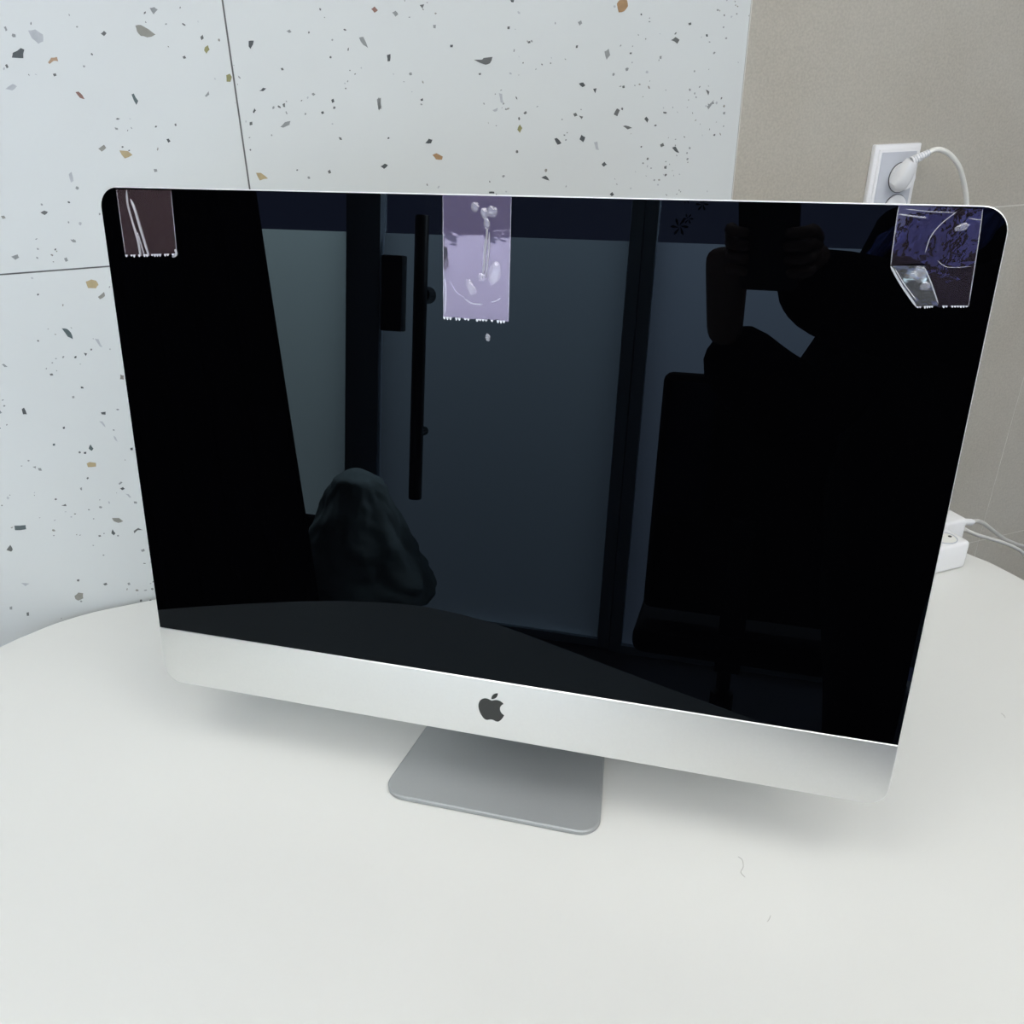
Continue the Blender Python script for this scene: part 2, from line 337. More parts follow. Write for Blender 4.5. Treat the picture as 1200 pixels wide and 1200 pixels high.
BIG2 = [('r', [(82,24),(96,20),(104,27),(92,37)]), ('g', [(143,35),(152,30),(160,40),(152,47)]), ('d', [(220,14),(233,12),(228,24)]), ('g', [(50,105),(60,104),(76,132),(66,130)]),
 ('d', [(373,168),(395,168),(400,163),(425,160),(418,178),(405,182)]), ('g', [(100,280),(106,273),(113,300),(106,311)]), ('k', [(128,155),(138,152),(137,172),(130,173)]),
 ('o', [(775,10),(783,0),(803,0),(806,17),(795,32),(780,35)]), ('d', [(927,113),(940,104),(951,112),(945,123)]), ('g', [(740,145),(752,137),(756,155),(746,168)]),
 ('k', [(668,235),(680,232),(686,240),(678,245)]), ('k', [(708,250),(718,248),(714,262)]), ('v', [(495,365),(502,350),(509,360),(502,374)]), ('k', [(236,402),(246,390),(256,393),(252,403)]),
 ('o', [(256,436),(268,431),(285,440),(283,449),(266,448)]), ('k', [(599,390),(606,388),(619,403),(608,407)]), ('k', [(670,392),(675,379),(686,386),(680,400)]), ('d', [(766,322),(775,305),(783,310),(776,327)]),
 ('k', [(852,335),(858,328),(864,337),(860,345)]), ('k', [(110,468),(122,460),(131,465),(120,475)]), ('k', [(562,500),(575,494),(585,508),(570,503)]), ('k', [(732,462),(740,455),(747,463),(738,469)]),
 ('k', [(930,415),(940,412),(950,430),(938,425)]), ('d', [(652,320),(660,317),(664,325),(656,328)]), ('d', [(668,325),(680,328),(676,335)]), ('d', [(792,355),(800,353),(818,360),(805,364)]),
 ('l', [(710,400),(720,398),(724,422),(716,420)]), ('l', [(443,262),(452,264),(456,290),(448,288)]), ('l', [(425,310),(440,303),(438,312),(430,314)]), ('d', [(1025,252),(1035,258),(1032,268)]),
 ('g', [(1028,300),(1048,281),(1045,290),(1032,308)]), ('k', [(306,126),(314,126),(313,133),(306,133)]), ('d', [(896,407),(905,402),(908,410),(899,414)]), ('d', [(908,468),(915,466),(914,475),(908,474)]),
 ('g', [(665,62),(674,57),(677,66),(670,72)]), ('d', [(976,65),(984,63),(984,70),(977,71)]), ('d', [(524,117),(531,115),(532,121),(525,122)]), ('d', [(386,206),(393,205),(392,211),(387,211)]),
 ('d', [(497,332),(500,328),(503,335),(499,339)]), ('k', [(222,280),(229,276),(230,283),(224,284)]), ('d', [(512,318),(519,312),(522,318),(516,322)]), ('d', [(905,314),(915,315),(914,320),(906,319)]),
 ('d', [(790,242),(796,240),(797,247),(791,248)]), ('d', [(660,128),(666,127),(664,135),(659,135)]), ('g', [(258,70),(266,70),(265,80),(259,79)]), ('k', [(415,539),(430,539),(430,544),(416,544)]), ('k', [(755,546),(762,540),(767,548),(760,552)]),
 ('k', [(475,0),(486,0),(484,7),(478,6)]), ('d', [(467,75),(474,74),(473,82),(467,82)]), ('k', [(1025,97),(1030,96),(1031,103),(1026,103)]), ('g', [(895,158),(901,157),(900,166),(895,165)])]
BIG4 = [('k', [(68,212),(75,207),(84,228),(72,228)]), ('t', [(45,576),(80,574),(82,587),(47,590)]), ('d', [(20,652),(32,636),(40,650),(35,657)]), ('y', [(271,382),(280,377),(300,380),(300,391),(275,393)]),
 ('p', [(350,552),(372,552),(385,562),(370,567),(356,562)]), ('t', [(277,335),(283,322),(292,335),(287,342)]), ('k', [(348,600),(352,587),(361,600),(356,606)]), ('p', [(233,795),(245,785),(260,787),(260,803),(245,810),(236,805)]),
 ('d', [(192,513),(205,508),(208,515)]), ('k', [(315,222),(330,220),(330,229),(318,228)]), ('l', [(310,250),(320,250),(330,268),(322,262)]), ('l', [(355,295),(362,300),(368,314),(360,308)]),
 ('l', [(66,755),(92,757),(80,765)]), ('k', [(232,48),(239,45),(239,52),(233,53)]), ('k', [(262,36),(272,38),(268,46)]), ('k', [(376,460),(384,455),(390,461),(382,465)]), ('d', [(418,592),(432,583),(446,590),(430,590),(420,600)]),
 ('g', [(102,392),(112,390),(112,398)]), ('d', [(245,345),(251,343),(253,349),(247,350)]), ('k', [(262,346),(270,345),(269,352),(262,351)]), ('t', [(165,320),(172,319),(172,326),(165,326)]), ('k', [(407,333),(415,332),(415,340),(408,340)]),
 ('g', [(440,652),(450,648),(453,655),(444,658)]), ('d', [(240,745),(248,743),(248,750),(241,750)]), ('d', [(322,758),(332,754),(336,760),(328,763)]), ('g', [(398,756),(404,753),(408,760),(401,762)]), ('g', [(5,72),(12,70),(24,80),(14,80)]),
 ('d', [(155,102),(163,100),(167,106),(158,107)]), ('g', [(225,172),(232,170),(233,177),(226,178)]), ('k', [(196,268),(202,266),(203,273),(197,274)]), ('g', [(250,458),(256,456),(256,466),(251,463)]), ('g', [(30,830),(38,828),(38,838),(31,838)]), ('d', [(83,848),(90,846),(91,857),(84,858)]),
 ('g', [(118,396),(128,396),(131,404),(122,404)]), ('g', [(370,445),(378,438),(383,441),(374,448)]), ('l', [(392,476),(402,478),(410,488),(404,488)]), ('g', [(418,500),(428,501),(428,507),(419,506)])]
stuff_bm = {}
def add_chip(key, pts_az, name_small):
    ca = sum(p[0] for p in pts_az)/len(pts_az); cz = sum(p[1] for p in pts_az)/len(pts_az)
    home = chip_home(ca, cz)
    if not home: return
    t, a0, a1, z0, z1 = home
    pts = [(min(max(p[0], a0+0.0016), a1-0.0016), min(max(p[1], z0+0.0016), z1-0.0016)) for p in pts_az]
    area = abs(sum(pts[i][0]*pts[(i+1) % len(pts)][1]-pts[(i+1) % len(pts)][0]*pts[i][1] for i in range(len(pts))))/2
    if area < 1e-7: return
    to3 = lambda u, v, h: wp(u, DW+h, v)
    if not name_small:
        n = len(pts); fine = []
        for i in range(n):                              # rough, slightly broken outline
            p, q = pts[i], pts[(i+1) % n]; L = math.hypot(q[0]-p[0], q[1]-p[1])
            fine.append(p); k = random.uniform(-0.07, 0.07)*L
            if L > 0.002: fine.append(((p[0]+q[0])/2-(q[1]-p[1])/max(L, 1e-6)*k, (p[1]+q[1])/2+(q[0]-p[0])/max(L, 1e-6)*k))
        from_bm('stone_chip', prism_bm(fine, to3, -0.00025, 0.0005), M['stone_'+key], t)
    else:
        kk = (t.name, key)
        if kk not in stuff_bm: stuff_bm[kk] = (bmesh.new(), t)
        prism_bm(pts, to3, -0.00018, 0.0004, stuff_bm[kk][0])
for lst, ox, oy, sc in ((BIG1, 0, 0, 450/1200), (BIG2, 400, 0, 500/1200), (BIG4, 0, 400, 450/1200)):
    for key, pl in lst:
        if lst is BIG2 and max(p[0] for p in pl) < 110 and max(p[1] for p in pl) > 90 and key == 'g': continue   # seen in both views
        if lst is BIG2 and pl[0] == (82, 24): continue
        px = [(ox+x*sc, oy+y*sc) for x, y in pl]
        ext = max(max(p[0] for p in px)-min(p[0] for p in px), max(p[1] for p in px)-min(p[1] for p in px))
        add_chip(key, [on_wall(*p) for p in px], ext < 6.0)
rs = random.Random(21)
def speck(a, z, r, key):
    n = rs.randint(4, 6); ph = rs.uniform(0, 6.28); el = rs.uniform(0.35, 1.0); th = rs.uniform(0, 3.14)
    pts = []
    for k in range(n):
        an = ph+k*2*math.pi/n; rr = r*rs.uniform(0.7, 1.1); x, y = rr*math.cos(an), rr*el*math.sin(an)
        pts.append((a+x*math.cos(th)-y*math.sin(th), z+x*math.sin(th)+y*math.cos(th)))
    add_chip(key, pts, True)
for c in range(260):                                         # loose clusters of fine grit
    ca, cz = rs.uniform(-0.55, A1), rs.uniform(TZ-0.15, TZ+0.85)
    for k in range(rs.randint(2, 9)):
        speck(rs.gauss(ca, 0.018), rs.gauss(cz, 0.016), rs.choice([0.0010, 0.0012, 0.0015, 0.0021]), rs.choice('gggldgdp'))
for c in range(140):
    speck(rs.uniform(-0.55, A1), rs.uniform(TZ-0.15, TZ+0.85), rs.uniform(0.0011, 0.0024), rs.choice('gdkgdbp'))
# the terrazzo goes on beyond what the photograph shows: above, below and behind the computer
for c in range(900):
    a, z = rs.uniform(-2.3, A1), rs.uniform(0.02, H-0.03)
    if not (z > TZ+0.70 or z < TZ-0.02 or (a > 0.09 and z < TZ+0.38) or a < -0.50): continue
    if rs.random() < 0.16: speck(a, z, rs.uniform(0.004, 0.009), rs.choice('kdtgpylobrvn'))
    else:
        for k in range(rs.randint(1, 4)): speck(rs.gauss(a, 0.02), rs.gauss(z, 0.02), rs.uniform(0.0011, 0.003), rs.choice('gdkgdpl'))
for (tn, key), (bm, t) in stuff_bm.items():
    from_bm('fine_chips', bm, M['stone_'+key], t, kind='stuff')

# ------------------------------------------------------------------ shop front behind the viewer
ZF = 1.425                                                   # top of the frosted film
PY = YP                                                      # all of it stands on the line y = YP
def pane(name, x0, x1, z0, z1, m, parent, y=PY): return box(name, x0, x1, y-0.004, y+0.004, z0, z1, m, parent)
def film(name, x0, x1, z0, z1, m, parent): return link_mesh(name, [(x0, PY+0.0048, z0), (x1, PY+0.0048, z0), (x1, PY+0.0048, z1), (x0, PY+0.0048, z1)], [(0, 1, 2, 3)], m, parent)
def post(x0, x1, z0=0.0, z1=H, y0=PY-0.03, y1=PY+0.03): return x0, x1, y0, y1, z0, z1
win = struct(box('window_1', *post(-1.20, -1.07), M['frame'], None, 0.003))
struct(win)
for (x0, x1) in ((-2.55, -1.20),):
    film('frosted_film', x0+0.04, x1, 0.1, ZF, M['film_side'], win); pane('clear_pane', x0+0.04, x1, 0.1, 2.12, M['clear'], win)
    box('frame_rail', x0, x1, PY-0.03, PY+0.03, 0, 0.1, M['frame'], win); box('frame_rail', x0, x1, PY-0.03, PY+0.03, 2.12, H, M['frame'], win)  # upper rail is a deep unseen header, shaped to block the added backlight
    box('frame_post', x0, x0+0.04, PY-0.03, PY+0.03, 0.1, H-0.08, M['frame'], win)
door = struct(box('door_1', -0.20, -0.158, PY-0.03, PY+0.03, 0.01, 2.2, M['frame'], None, 0.003))
film('frosted_film', -1.065, -0.20, 0.04, ZF, M['film_door'], door); pane('clear_pane', -1.065, -0.20, 0.04, 2.12, M['clear'], door)
box('door_rail', -1.066, -0.20, PY-0.025, PY+0.025, 0.01, 0.04, M['frame'], door); box('door_rail', -1.066, -0.20, PY-0.025, PY+0.025, 2.12, 2.2, M['frame'], door)
box('door_header', -1.068, -0.158, PY-0.03, PY+0.03, 2.205, H, M['frame'], door)
hb = bmesh.new(); HX = -0.895
hb = tube_bm([(HX, PY+0.085, 0.50), (HX, PY+0.085, 0.505), (HX, PY+0.085, 1.475), (HX, PY+0.085, 1.48)], [0.021, 0.024, 0.024, 0.021], 20)
handle = from_bm('pull_handle', hb, M['black_metal'], door, smooth=True)
for z, hr0 in ((0.74, 0.016), (1.22, 0.030)):
    from_bm('handle_bracket', tube_bm([(HX, PY+0.006, z), (HX, PY+0.075, z)], hr0, 16), M['black_metal'], handle, smooth=True)
box('lock_box', -1.055, -0.975, PY+0.006, PY+0.055, 1.09, 1.35, M['black_metal'], door, 0.006)
win2 = struct(box('window_2', *post(-0.155, -0.112), M['frame'], None, 0.003))
for (x0, x1) in ((-0.112, 0.85), (0.89, 1.75)):
    film('frosted_film', x0, x1, 0.03, ZF, M['film_right'], win2); pane('clear_pane', x0, x1, 0.03, 2.12, M['clear'], win2)
    box('frame_rail', x0, x1, PY-0.03, PY+0.03, 0, 0.03, M['frame'], win2); box('frame_rail', x0, x1, PY-0.03, PY+0.03, 2.12, H, M['frame'], win2)  # upper rail kept deep to stop the added backlight reaching the table
box('frame_post', 0.85, 0.89, PY-0.03, PY+0.03, 0.1, H-0.08, M['frame'], win2)
# cut-out flowers stuck on the clear glass above the film
for (fx, fz, fr) in ((-0.075+0.03, 1.475, 0.030), (-0.02, 1.50, 0.018), (0.02, 1.545, 0.022), (-0.03, 1.56, 0.016)):
    fb = bmesh.new()
    for k in range(6):
        a = k*math.pi/3; r = fr
        prism_bm([(fx+0.1*r*math.cos(a+1.5), fz+0.1*r*math.sin(a+1.5)), (fx+r*0.7*math.cos(a-0.22), fz+r*0.7*math.sin(a-0.22)), (fx+r*math.cos(a), fz+r*math.sin(a)), (fx+r*0.7*math.cos(a+0.22), fz+r*0.7*math.sin(a+0.22))],
                 lambda u, v, h: Vector((u, PY+0.0045+h, v)), 0.0, 0.0006, fb)
    from_bm('flower_sticker', fb, M['black_plastic'], win2)
# ceiling panels; the last one is added as front fill light
for k, (x, y) in enumerate(((-0.45, -0.75), (0.80, -0.45), (0.1, -1.75), (2.0, -1.2), (1.5, -1.9))):
    t = thing('ceiling_light', ['square white led panel over the left side of the table', 'square white led panel over the right side of the table', 'square white led panel in front of the glass door', 'square white led panel at the far right of the ceiling', 'added white led panel over the right pane, filling light from the front'][k], 'light', (x, y, H-0.02), 0, 'led panels in the ceiling')
    box('diffuser', -0.45, 0.45, -0.45, 0.45, -0.004, 0.002, M['led'], t)
    fb = bmesh.new()
    for b4 in ((-0.47, 0.47, -0.47, -0.45), (-0.47, 0.47, 0.45, 0.47), (-0.47, -0.45, -0.45, 0.45), (0.45, 0.47, -0.45, 0.45)): box_bm(*b4, -0.006, 0.019, 0, 2, fb)
    from_bm('frame', fb, M['white_metal'], t)

# ------------------------------------------------------------------ table
TP = [(-.515,.68),(-.494,.595),(-.452,.483),(-.396,.375),(-.315,.285),(-.20,.235),(-.058,.212),(.065,.195),(.26,.165),(.5,.135),(.72,.17),(.87,.33),(.938,.52),(.9475,.61),(.946,.659),(.944,.684),(.941,.709),(.934,.731),(.915,.80),(.875,.88),(.80,.95),(.68,1.0),(.5,1.018),(.2,1.024),(-.05,1.0245),(-.114,1.0235),(-.174,1.0225),(-.202,1.0195),(-.235,1.011),(-.262,.9985),(-.292,.981),(-.40,.90),(-.475,.80)]
ring = [(p.x, p.y) for p in spline([(a, d, 0) for a, d in TP], 6, True)]
cx = sum(p[0] for p in ring)/len(ring); cy = sum(p[1] for p in ring)/len(ring)
T0 = wp(0.22, 0.60, 0)
tb = thing('table', 'white table with a softly rounded top pushed against the tiled wall', 'table', T0, 0)
def tl(u, v, h): return wp(u, v, h)-T0
bm = bmesh.new(); rings = []
for ins, z in ((0.004, TZ-0.028), (0.0, TZ-0.025), (0.0, TZ-0.0035), (0.0012, TZ-0.001), (0.0035, TZ)):
    rg = []
    n = len(ring)
    for i, (a, d) in enumerate(ring):
        p0, p1 = ring[(i-1) % n], ring[(i+1) % n]; tx, ty = p1[0]-p0[0], p1[1]-p0[1]; L = math.hypot(tx, ty)
        rg.append(bm.verts.new(tl(a+(-ty/L)*ins, d+(tx/L)*ins, z)))
    rings.append(rg)
for i in range(len(rings)-1):
    for k in range(n): bm.faces.new((rings[i][k], rings[i][(k+1) % n], rings[i+1][(k+1) % n], rings[i+1][k]))
bm.faces.new(rings[0][::-1]); bm.faces.new(rings[-1])
top = from_bm('table_top', bm, M['table'], tb)
for p in top.data.polygons: p.use_smooth = len(p.vertices) == 4
from_bm('pedestal', lathe_bm([(0.07, 0.02), (0.045, 0.06), (0.04, 0.10), (0.04, 0.66), (0.06, 0.70), (0.06, 0.715)], (0, 0, 0), (0, 0, 1), 32), M['white_metal'], tb, smooth=True)
from_bm('base_plate', lathe_bm([(0.30, 0.0), (0.30, 0.012), (0.285, 0.02), (0.07, 0.026)], (0, 0, 0), (0, 0, 1), 48), M['white_metal'], tb, smooth=True)
box('under_frame', -0.30, 0.30, -0.03, 0.03, 0.695, 0.722, M['white_metal'], tb, 0.003).rotation_euler = (0, 0, WALL)
# faint hair-like scuffs on the top
def table_pt(u, v, dz=0.0):
    r = ray(u, v); t = (TZ-CAM.z)/r.z; p = CAM+r*t; return Vector((p.x, p.y, TZ+dz))
mscuff = mat('scuff', (0.30, 0.28, 0.24), 0.8)
for pts in ([(865,1004),(870,1008),(871,1016),(868,1022),(873,1028)], [(903,1073),(901,1078),(899,1080)], [(1173,836),(1176,838),(1178,841)]):
    P = [table_pt(*p, 0.0001)-T0 for p in pts]
    from_bm('scuff_mark', tube_bm(spline(P, 3), 0.00016, 5), mscuff, tb)

# ------------------------------------------------------------------ the computer
pc = thing('all_in_one_computer', 'slim silver desktop computer with large black glossy screen standing on the white table', 'computer', (0, 0.08, TZ))
O = Vector((0, 0.08, TZ))
def pl(x, h, q): return sp(x, h, q)-O
W2 = 0.325; RC = 0.0165
bm = bmesh.new(); rings = []
secs = [(0.0004, 0.0, 1.0), (0.0, -0.0004, 1.0), (0.0, -0.0046, 1.0), (0.0012, -0.0056, 1.0)]
for k in range(1, 15):
    t = k/14; s = 1-0.86*t**1.0; depth = 0.0056+0.043*math.sin(min(1, t*1.02)*math.pi/2)**0.85
    secs.append((0.0015, -depth, s))
for ins, q, s in secs:
    rr = rrect(-W2+ins, W2-ins, ins, HB-ins, RC, 8)
    hc = 0.215
    rings.append([bm.verts.new(pl(x*s, hc+(h-hc)*s, q)) for x, h in rr])
n = len(rings[0])
for i in range(len(rings)-1):
    for k in range(n): bm.faces.new((rings[i][k], rings[i][(k+1) % n], rings[i+1][(k+1) % n], rings[i+1][k]))
bm.faces.new(rings[0][::-1]); bm.faces.new(rings[-1])
casing = from_bm('casing', bm, M['alu_edge'], pc, smooth=True)
def plate(name, pts, q0, q1, m, parent=pc, ch=0.0004):
    """flat plate on the screen plane with a fine chamfer"""
    b = bmesh.new(); n = len(pts); hcx = sum(p[0] for p in pts)/n; hcy = sum(p[1] for p in pts)/n
    rs_ = []
    for ins, q in ((0, q0), (0, q1-ch), (ch, q1)):
        row = []
        for i, (x, h) in enumerate(pts):
            p0, p1 = pts[i-1], pts[(i+1) % n]; tx, ty = p1[0]-p0[0], p1[1]-p0[1]; L = math.hypot(tx, ty) or 1
            row.append(b.verts.new(pl(x-ty/L*ins, h+tx/L*ins, q)))
        rs_.append(row)
    for i in range(2):
        for k in range(n): b.faces.new((rs_[i][k], rs_[i][(k+1) % n], rs_[i+1][(k+1) % n], rs_[i+1][k]))
    b.faces.new(rs_[0][::-1]); b.faces.new(rs_[-1])
    return from_bm(name, b, m, parent)
plate('screen_glass', rrect(-W2+0.0007, W2-0.0007, CHIN+0.0002, HB-0.0008, RC-0.0007, 10, (0, 0, 1, 1)), -0.0003, 0.0006, M['glass'], ch=0.0002)
chin = plate('chin_panel', rrect(-W2+0.0007, W2-0.0007, 0.0008, CHIN-0.0002, RC-0.0007, 10, (1, 1, 0, 0)), -0.0003, 0.0006, M['alu'], ch=0.0005)
# apple-shaped emblem
def bez(p0, p1, p2, p3, n=8): return [tuple((1-t)**3*a+3*(1-t)**2*t*b+3*(1-t)*t*t*c+t**3*d for a, b, c, d in zip(p0, p1, p2, p3)) for t in [k/n for k in range(n)]]
def relpath(start, segs):
    out = []; p = start
    for s in segs:
        q = [(p[0]+s[i], p[1]+s[i+1]) for i in (0, 2, 4)]; out += bez(p, *q); p = q[2]
    return out
body = relpath((12.152, 6.896), [(-.948,0,-2.415,-1.078,-3.96,-1.04),(-2.04,.027,-3.91,1.183,-4.961,3.014),(-2.117,3.675,-.546,9.103,1.519,12.09),(1.013,1.454,2.208,3.09,3.792,3.039),(1.52,-.065,2.09,-.987,3.935,-.987),(1.831,0,2.35,.987,3.96,.948),(1.637,-.026,2.676,-1.48,3.676,-2.948),(1.156,-1.688,1.636,-3.325,1.662,-3.415),(-.039,-.013,-3.182,-1.221,-3.22,-4.857),(-.026,-3.04,2.48,-4.494,2.597,-4.559),(-1.429,-2.09,-3.623,-2.324,-4.39,-2.376),(-2,-.156,-3.675,1.09,-4.61,1.09)])
leaf = relpath((15.53, 3.83), [(.843,-1.012,1.4,-2.427,1.245,-3.83),(-1.207,.052,-2.662,.805,-3.532,1.818),(-.78,.896,-1.454,2.338,-1.273,3.714),(1.338,.104,2.715,-.688,3.559,-1.701)])
lx, lh = on_screen(576.3, 827.5); ES = 0.0285/24
eb = bmesh.new()
for path in (body, leaf): prism_bm([(lx+(x-12.2)*ES, lh-(y-12)*ES) for x, y in path][::-1], lambda u, v, h: pl(u, v, h), 0.0004, 0.0008, eb)
bmesh.ops.triangulate(eb, faces=[f for f in eb.faces if len(f.verts) > 4])
em = from_bm('emblem', eb, M['emblem'], pc); em['label'] = 'dark grey apple-shaped emblem with a bite and a leaf'
# stand: foot plate, neck, hinge
FW, FY = 0.2056, -0.0191
def stand_w(y): return FW/2*(1-0.115*min(max((y-FY)/0.1, 0), 1.45))
prof = []
for k in range(7): prof.append((FY+k*0.176/6, 0.0))
out2 = []
r = 0.021; sl = (FW/2-stand_w(FY+0.1))/0.1
left = []
for k in range(11):                                          # rounded front right corner
    a = math.radians(270+90*k/10); left.append((FW/2-r+r*math.cos(a)-sl*(r+r*math.sin(a)), FY+r+r*math.sin(a)))
left += [(stand_w(FY+yy), FY+yy) for yy in (0.04, 0.08, 0.12, 0.15, 0.17)]
outline = left+[(-x, y) for x, y in left[::-1]]
b = bmesh.new(); rs_ = []
n = len(outline)
for ins, z in ((0.0006, 0.0003), (0.0, 0.0010), (0.0, 0.0042), (0.0012, 0.0052)):
    row = []
    for i, (x, y) in enumerate(outline):
        p0, p1 = outline[i-1], outline[(i+1) % n]; tx, ty = p1[0]-p0[0], p1[1]-p0[1]; L = math.hypot(tx, ty) or 1
        row.append(b.verts.new(Vector((x-ty/L*ins, y+tx/L*ins-0.08, z))))
    rs_.append(row)
for i in range(3):
    for k in range(n): b.faces.new((rs_[i][k], rs_[i][(k+1) % n], rs_[i+1][(k+1) % n], rs_[i+1][k]))
b.faces.new(rs_[0][::-1]); b.faces.new(rs_[-1])
foot = from_bm('stand_foot', b, M['alu_dark'], pc, smooth=True)
try: foot.data.set_sharp_from_angle(angle=math.radians(22))
except Exception: pass
b = bmesh.new(); arc = [(0.148, 0.0027), (0.160, 0.0035), (0.172, 0.010), (0.176, 0.022), (0.172, 0.045), (0.150, 0.11), (0.118, 0.20), (0.108, 0.235)]
arc = [(p.x, p.y) for p in spline([(y, z, 0) for y, z in arc], 4)]
th = 0.0026; prev = None
for i, (y, z) in enumerate(arc):
    y0, z0 = arc[max(i-1, 0)]; y1, z1 = arc[min(i+1, len(arc)-1)]; L = math.hypot(y1-y0, z1-z0); ny, nz = -(z1-z0)/L, (y1-y0)/L
    w = 0.0880-0.006*i/len(arc)
    cur = [b.verts.new(Vector((sx*w, y-0.08+sy*ny*th, z+sy*nz*th))) for sx, sy in ((-1, 1), (1, 1), (1, -1), (-1, -1))]
    if prev:
        for k in range(4): b.faces.new((prev[k], prev[(k+1) % 4], cur[(k+1) % 4], cur[k]))
    else: b.faces.new(cur[::-1])
    prev = cur
b.faces.new(prev)
from_bm('stand_neck', b, M['alu_dark'], pc)
from_bm('hinge', tube_bm([(-0.075, 0.017, 0.232), (0.075, 0.017, 0.232)], 0.011, 20), M['alu_dark'], pc, smooth=True)

# ------------------------------------------------------------------ tape strips on the glass
GQ = 0.0006
def tape_patch(name, pts, m, q=0.00015, wr=0.0, parent=None, th=0.00008):
    """thin film following the glass; grid so it can pucker"""
    b = bmesh.new(); top_, bot = [], []
    for x, h in pts: top_.append(b.verts.new(sp(x, h, GQ+q+th))); bot.append(b.verts.new(sp(x, h, GQ+q)))
    n = len(pts); f = b.faces.new(top_)
    return from_bm(name, b, m, parent)
def quad_grid(name, c4, m, nu=26, nv=36, amp=0.0, q=0.00018, parent=None, seed=0, sc=60, teeth=0.0, thick=0.00006):
    """c4 = top-left, top-right, bottom-right, bottom-left in screen coordinates"""
    vs, fs = [], []; TLc, TRc, BRc, BLc = [Vector(p) for p in c4]
    rr = random.Random(seed); tt = [rr.uniform(-1, 1) for _ in range(nu+1)]
    for j in range(nv+1):
        for i in range(nu+1):
            u, v = i/nu, j/nv
            p = (TLc*(1-u)+TRc*u)*(1-v)+(BLc*(1-u)+BRc*u)*v
            if j == nv: p = p+(BLc-TLc).normalized()*tt[i]*teeth
            n1 = noise.noise(Vector((p.x*sc, p.y*sc, seed*3.1))); n1 = max(0, n1)
            edge = min(u, 1-u, v, 1-v)*8; edge = min(1, edge)
            vs.append(sp(p.x, p.y, GQ+q+amp*n1*edge))
    for j in range(nv):
        for i in range(nu):
            k = j*(nu+1)+i; fs.append((k, k+nu+1, k+nu+2, k+1))
    return link_mesh(name, vs, fs, m, parent, smooth=True)
def ridge(name, pts, rad, m, parent, q=0.0003, flat=0.5):
    P = [Vector((*p, 0)) for p in S(*pts)]; P = spline(P, 4)
    n = len(P); R = rad if isinstance(rad, (list, tuple)) else None
    b = bmesh.new()
    rads = [(rad if R is None else R[min(int(i/(n-1)*(len(R)-1)+0.5), len(R)-1)])*(0.35 if i in (0, n-1) else 1) for i in range(n)]
    tube_bm([sp(p.x, p.y, GQ+q) for p in P], rads, 6, b)
    for v in b.verts:
        d = (v.co-SO).dot(SN)-(GQ+q); v.co -= SN*d*(1-flat)
    return from_bm(name, b, m, parent, smooth=True)
def teeth_strip(parent, p0, p1, n, seed, h=1.8):
    """bright serrated cut: one little tooth after another"""
    rr = random.Random(seed); b = bmesh.new()
    for i in range(n):
        if rr.random() < 0.22: continue
        t0, t1 = i/n, (i+0.85)/n; q0 = (p0[0]*(1-t0)+p1[0]*t0, p0[1]*(1-t0)+p1[1]*t0); q1 = (p0[0]*(1-t1)+p1[0]*t1, p0[1]*(1-t1)+p1[1]*t1)
        hh = h*rr.uniform(0.6, 1.5)
        pts = S((q0[0], q0[1]-1.0), (q1[0], q1[1]-1.0), (q1[0]-0.4, q1[1]+hh*0.5), ((q0[0]+q1[0])/2, (q0[1]+q1[1])/2+hh), (q0[0]+0.3, q0[1]+hh*0.4))
        prism_bm(pts[::-1], lambda u, v, k: sp(u, v, GQ+k), 0.0003, 0.0007, b)
    return from_bm('serrated_edge', b, M['tooth'], parent)

# centre strip
tc = tag(quad_grid('tape_strip', S((519, 228.2), (600, 230), (596.5, 376), (520, 372)), M['tape_purple'], 30, 50, 0.00022, seed=3, sc=45, teeth=0.0008),
         'clear tape strip with a lilac sheen at the middle of the screen top', 'tape', 'tape strips on the screen')
ridge('tape_edge', [(519.6, 229), (519.9, 300), (520.4, 372)], 0.00022, M['edge_line'], tc)
ridge('tape_edge', [(599.4, 231), (597.8, 300), (596, 376)], 0.00022, M['edge_line'], tc)
teeth_strip(tc, (520, 372), (596.5, 377), 22, 5)
ridge('crease', [(571, 268), (571, 275), (569, 290), (567.5, 312), (566, 326)], [0.0004, 0.0008, 0.0011, 0.0010, 0.0004], M['crease'], tc, 0.0005, 0.8)
ridge('crease', [(574, 272), (573.5, 290), (571.5, 310), (570, 326)], [0.0004, 0.0006, 0.0006, 0.0004], M['crease'], tc, 0.0005, 0.8)
def bubble(parent, u, v, ru, rv, h=0.0012, m='crease', rot=0.0):
    x, y = on_screen(u, v); px = 1/1340.0; b = bmesh.new()
    bmesh.ops.create_icosphere(b, subdivisions=2, radius=1.0)
    for vv in b.verts:
        s = 1+0.35*noise.noise(vv.co*1.7+Vector((u, v, 0)))
        a, c = vv.co.x*ru*px*s, vv.co.y*rv*px*s
        a, c = a*math.cos(rot)-c*math.sin(rot), a*math.sin(rot)+c*math.cos(rot)
        vv.co = sp(x+a, y+c, GQ+0.0002+max(vv.co.z, -0.1)*h)
    return from_bm('air_bubble', b, M[m], parent, smooth=True)
M['bubble'] = tape_mat('raised tape bubble', (1, 0.95, 1), 0.07, 0.14, rough=0.15, bump=0.2)
for u, v, a, c in ((568, 250, 4, 5), (577, 248, 5, 5.5), (557, 243, 4, 4.5), (571, 262, 3.2, 5), (565, 325, 4, 4)): bubble(tc, u, v, a, c, m='bubble')
bubble(tc, 580, 321, 6.5, 12, m='bubble', rot=-0.35); bubble(tc, 552, 337, 4, 8.5, m='bubble', rot=0.5); bubble(tc, 550, 331, 3, 3, m='bubble')
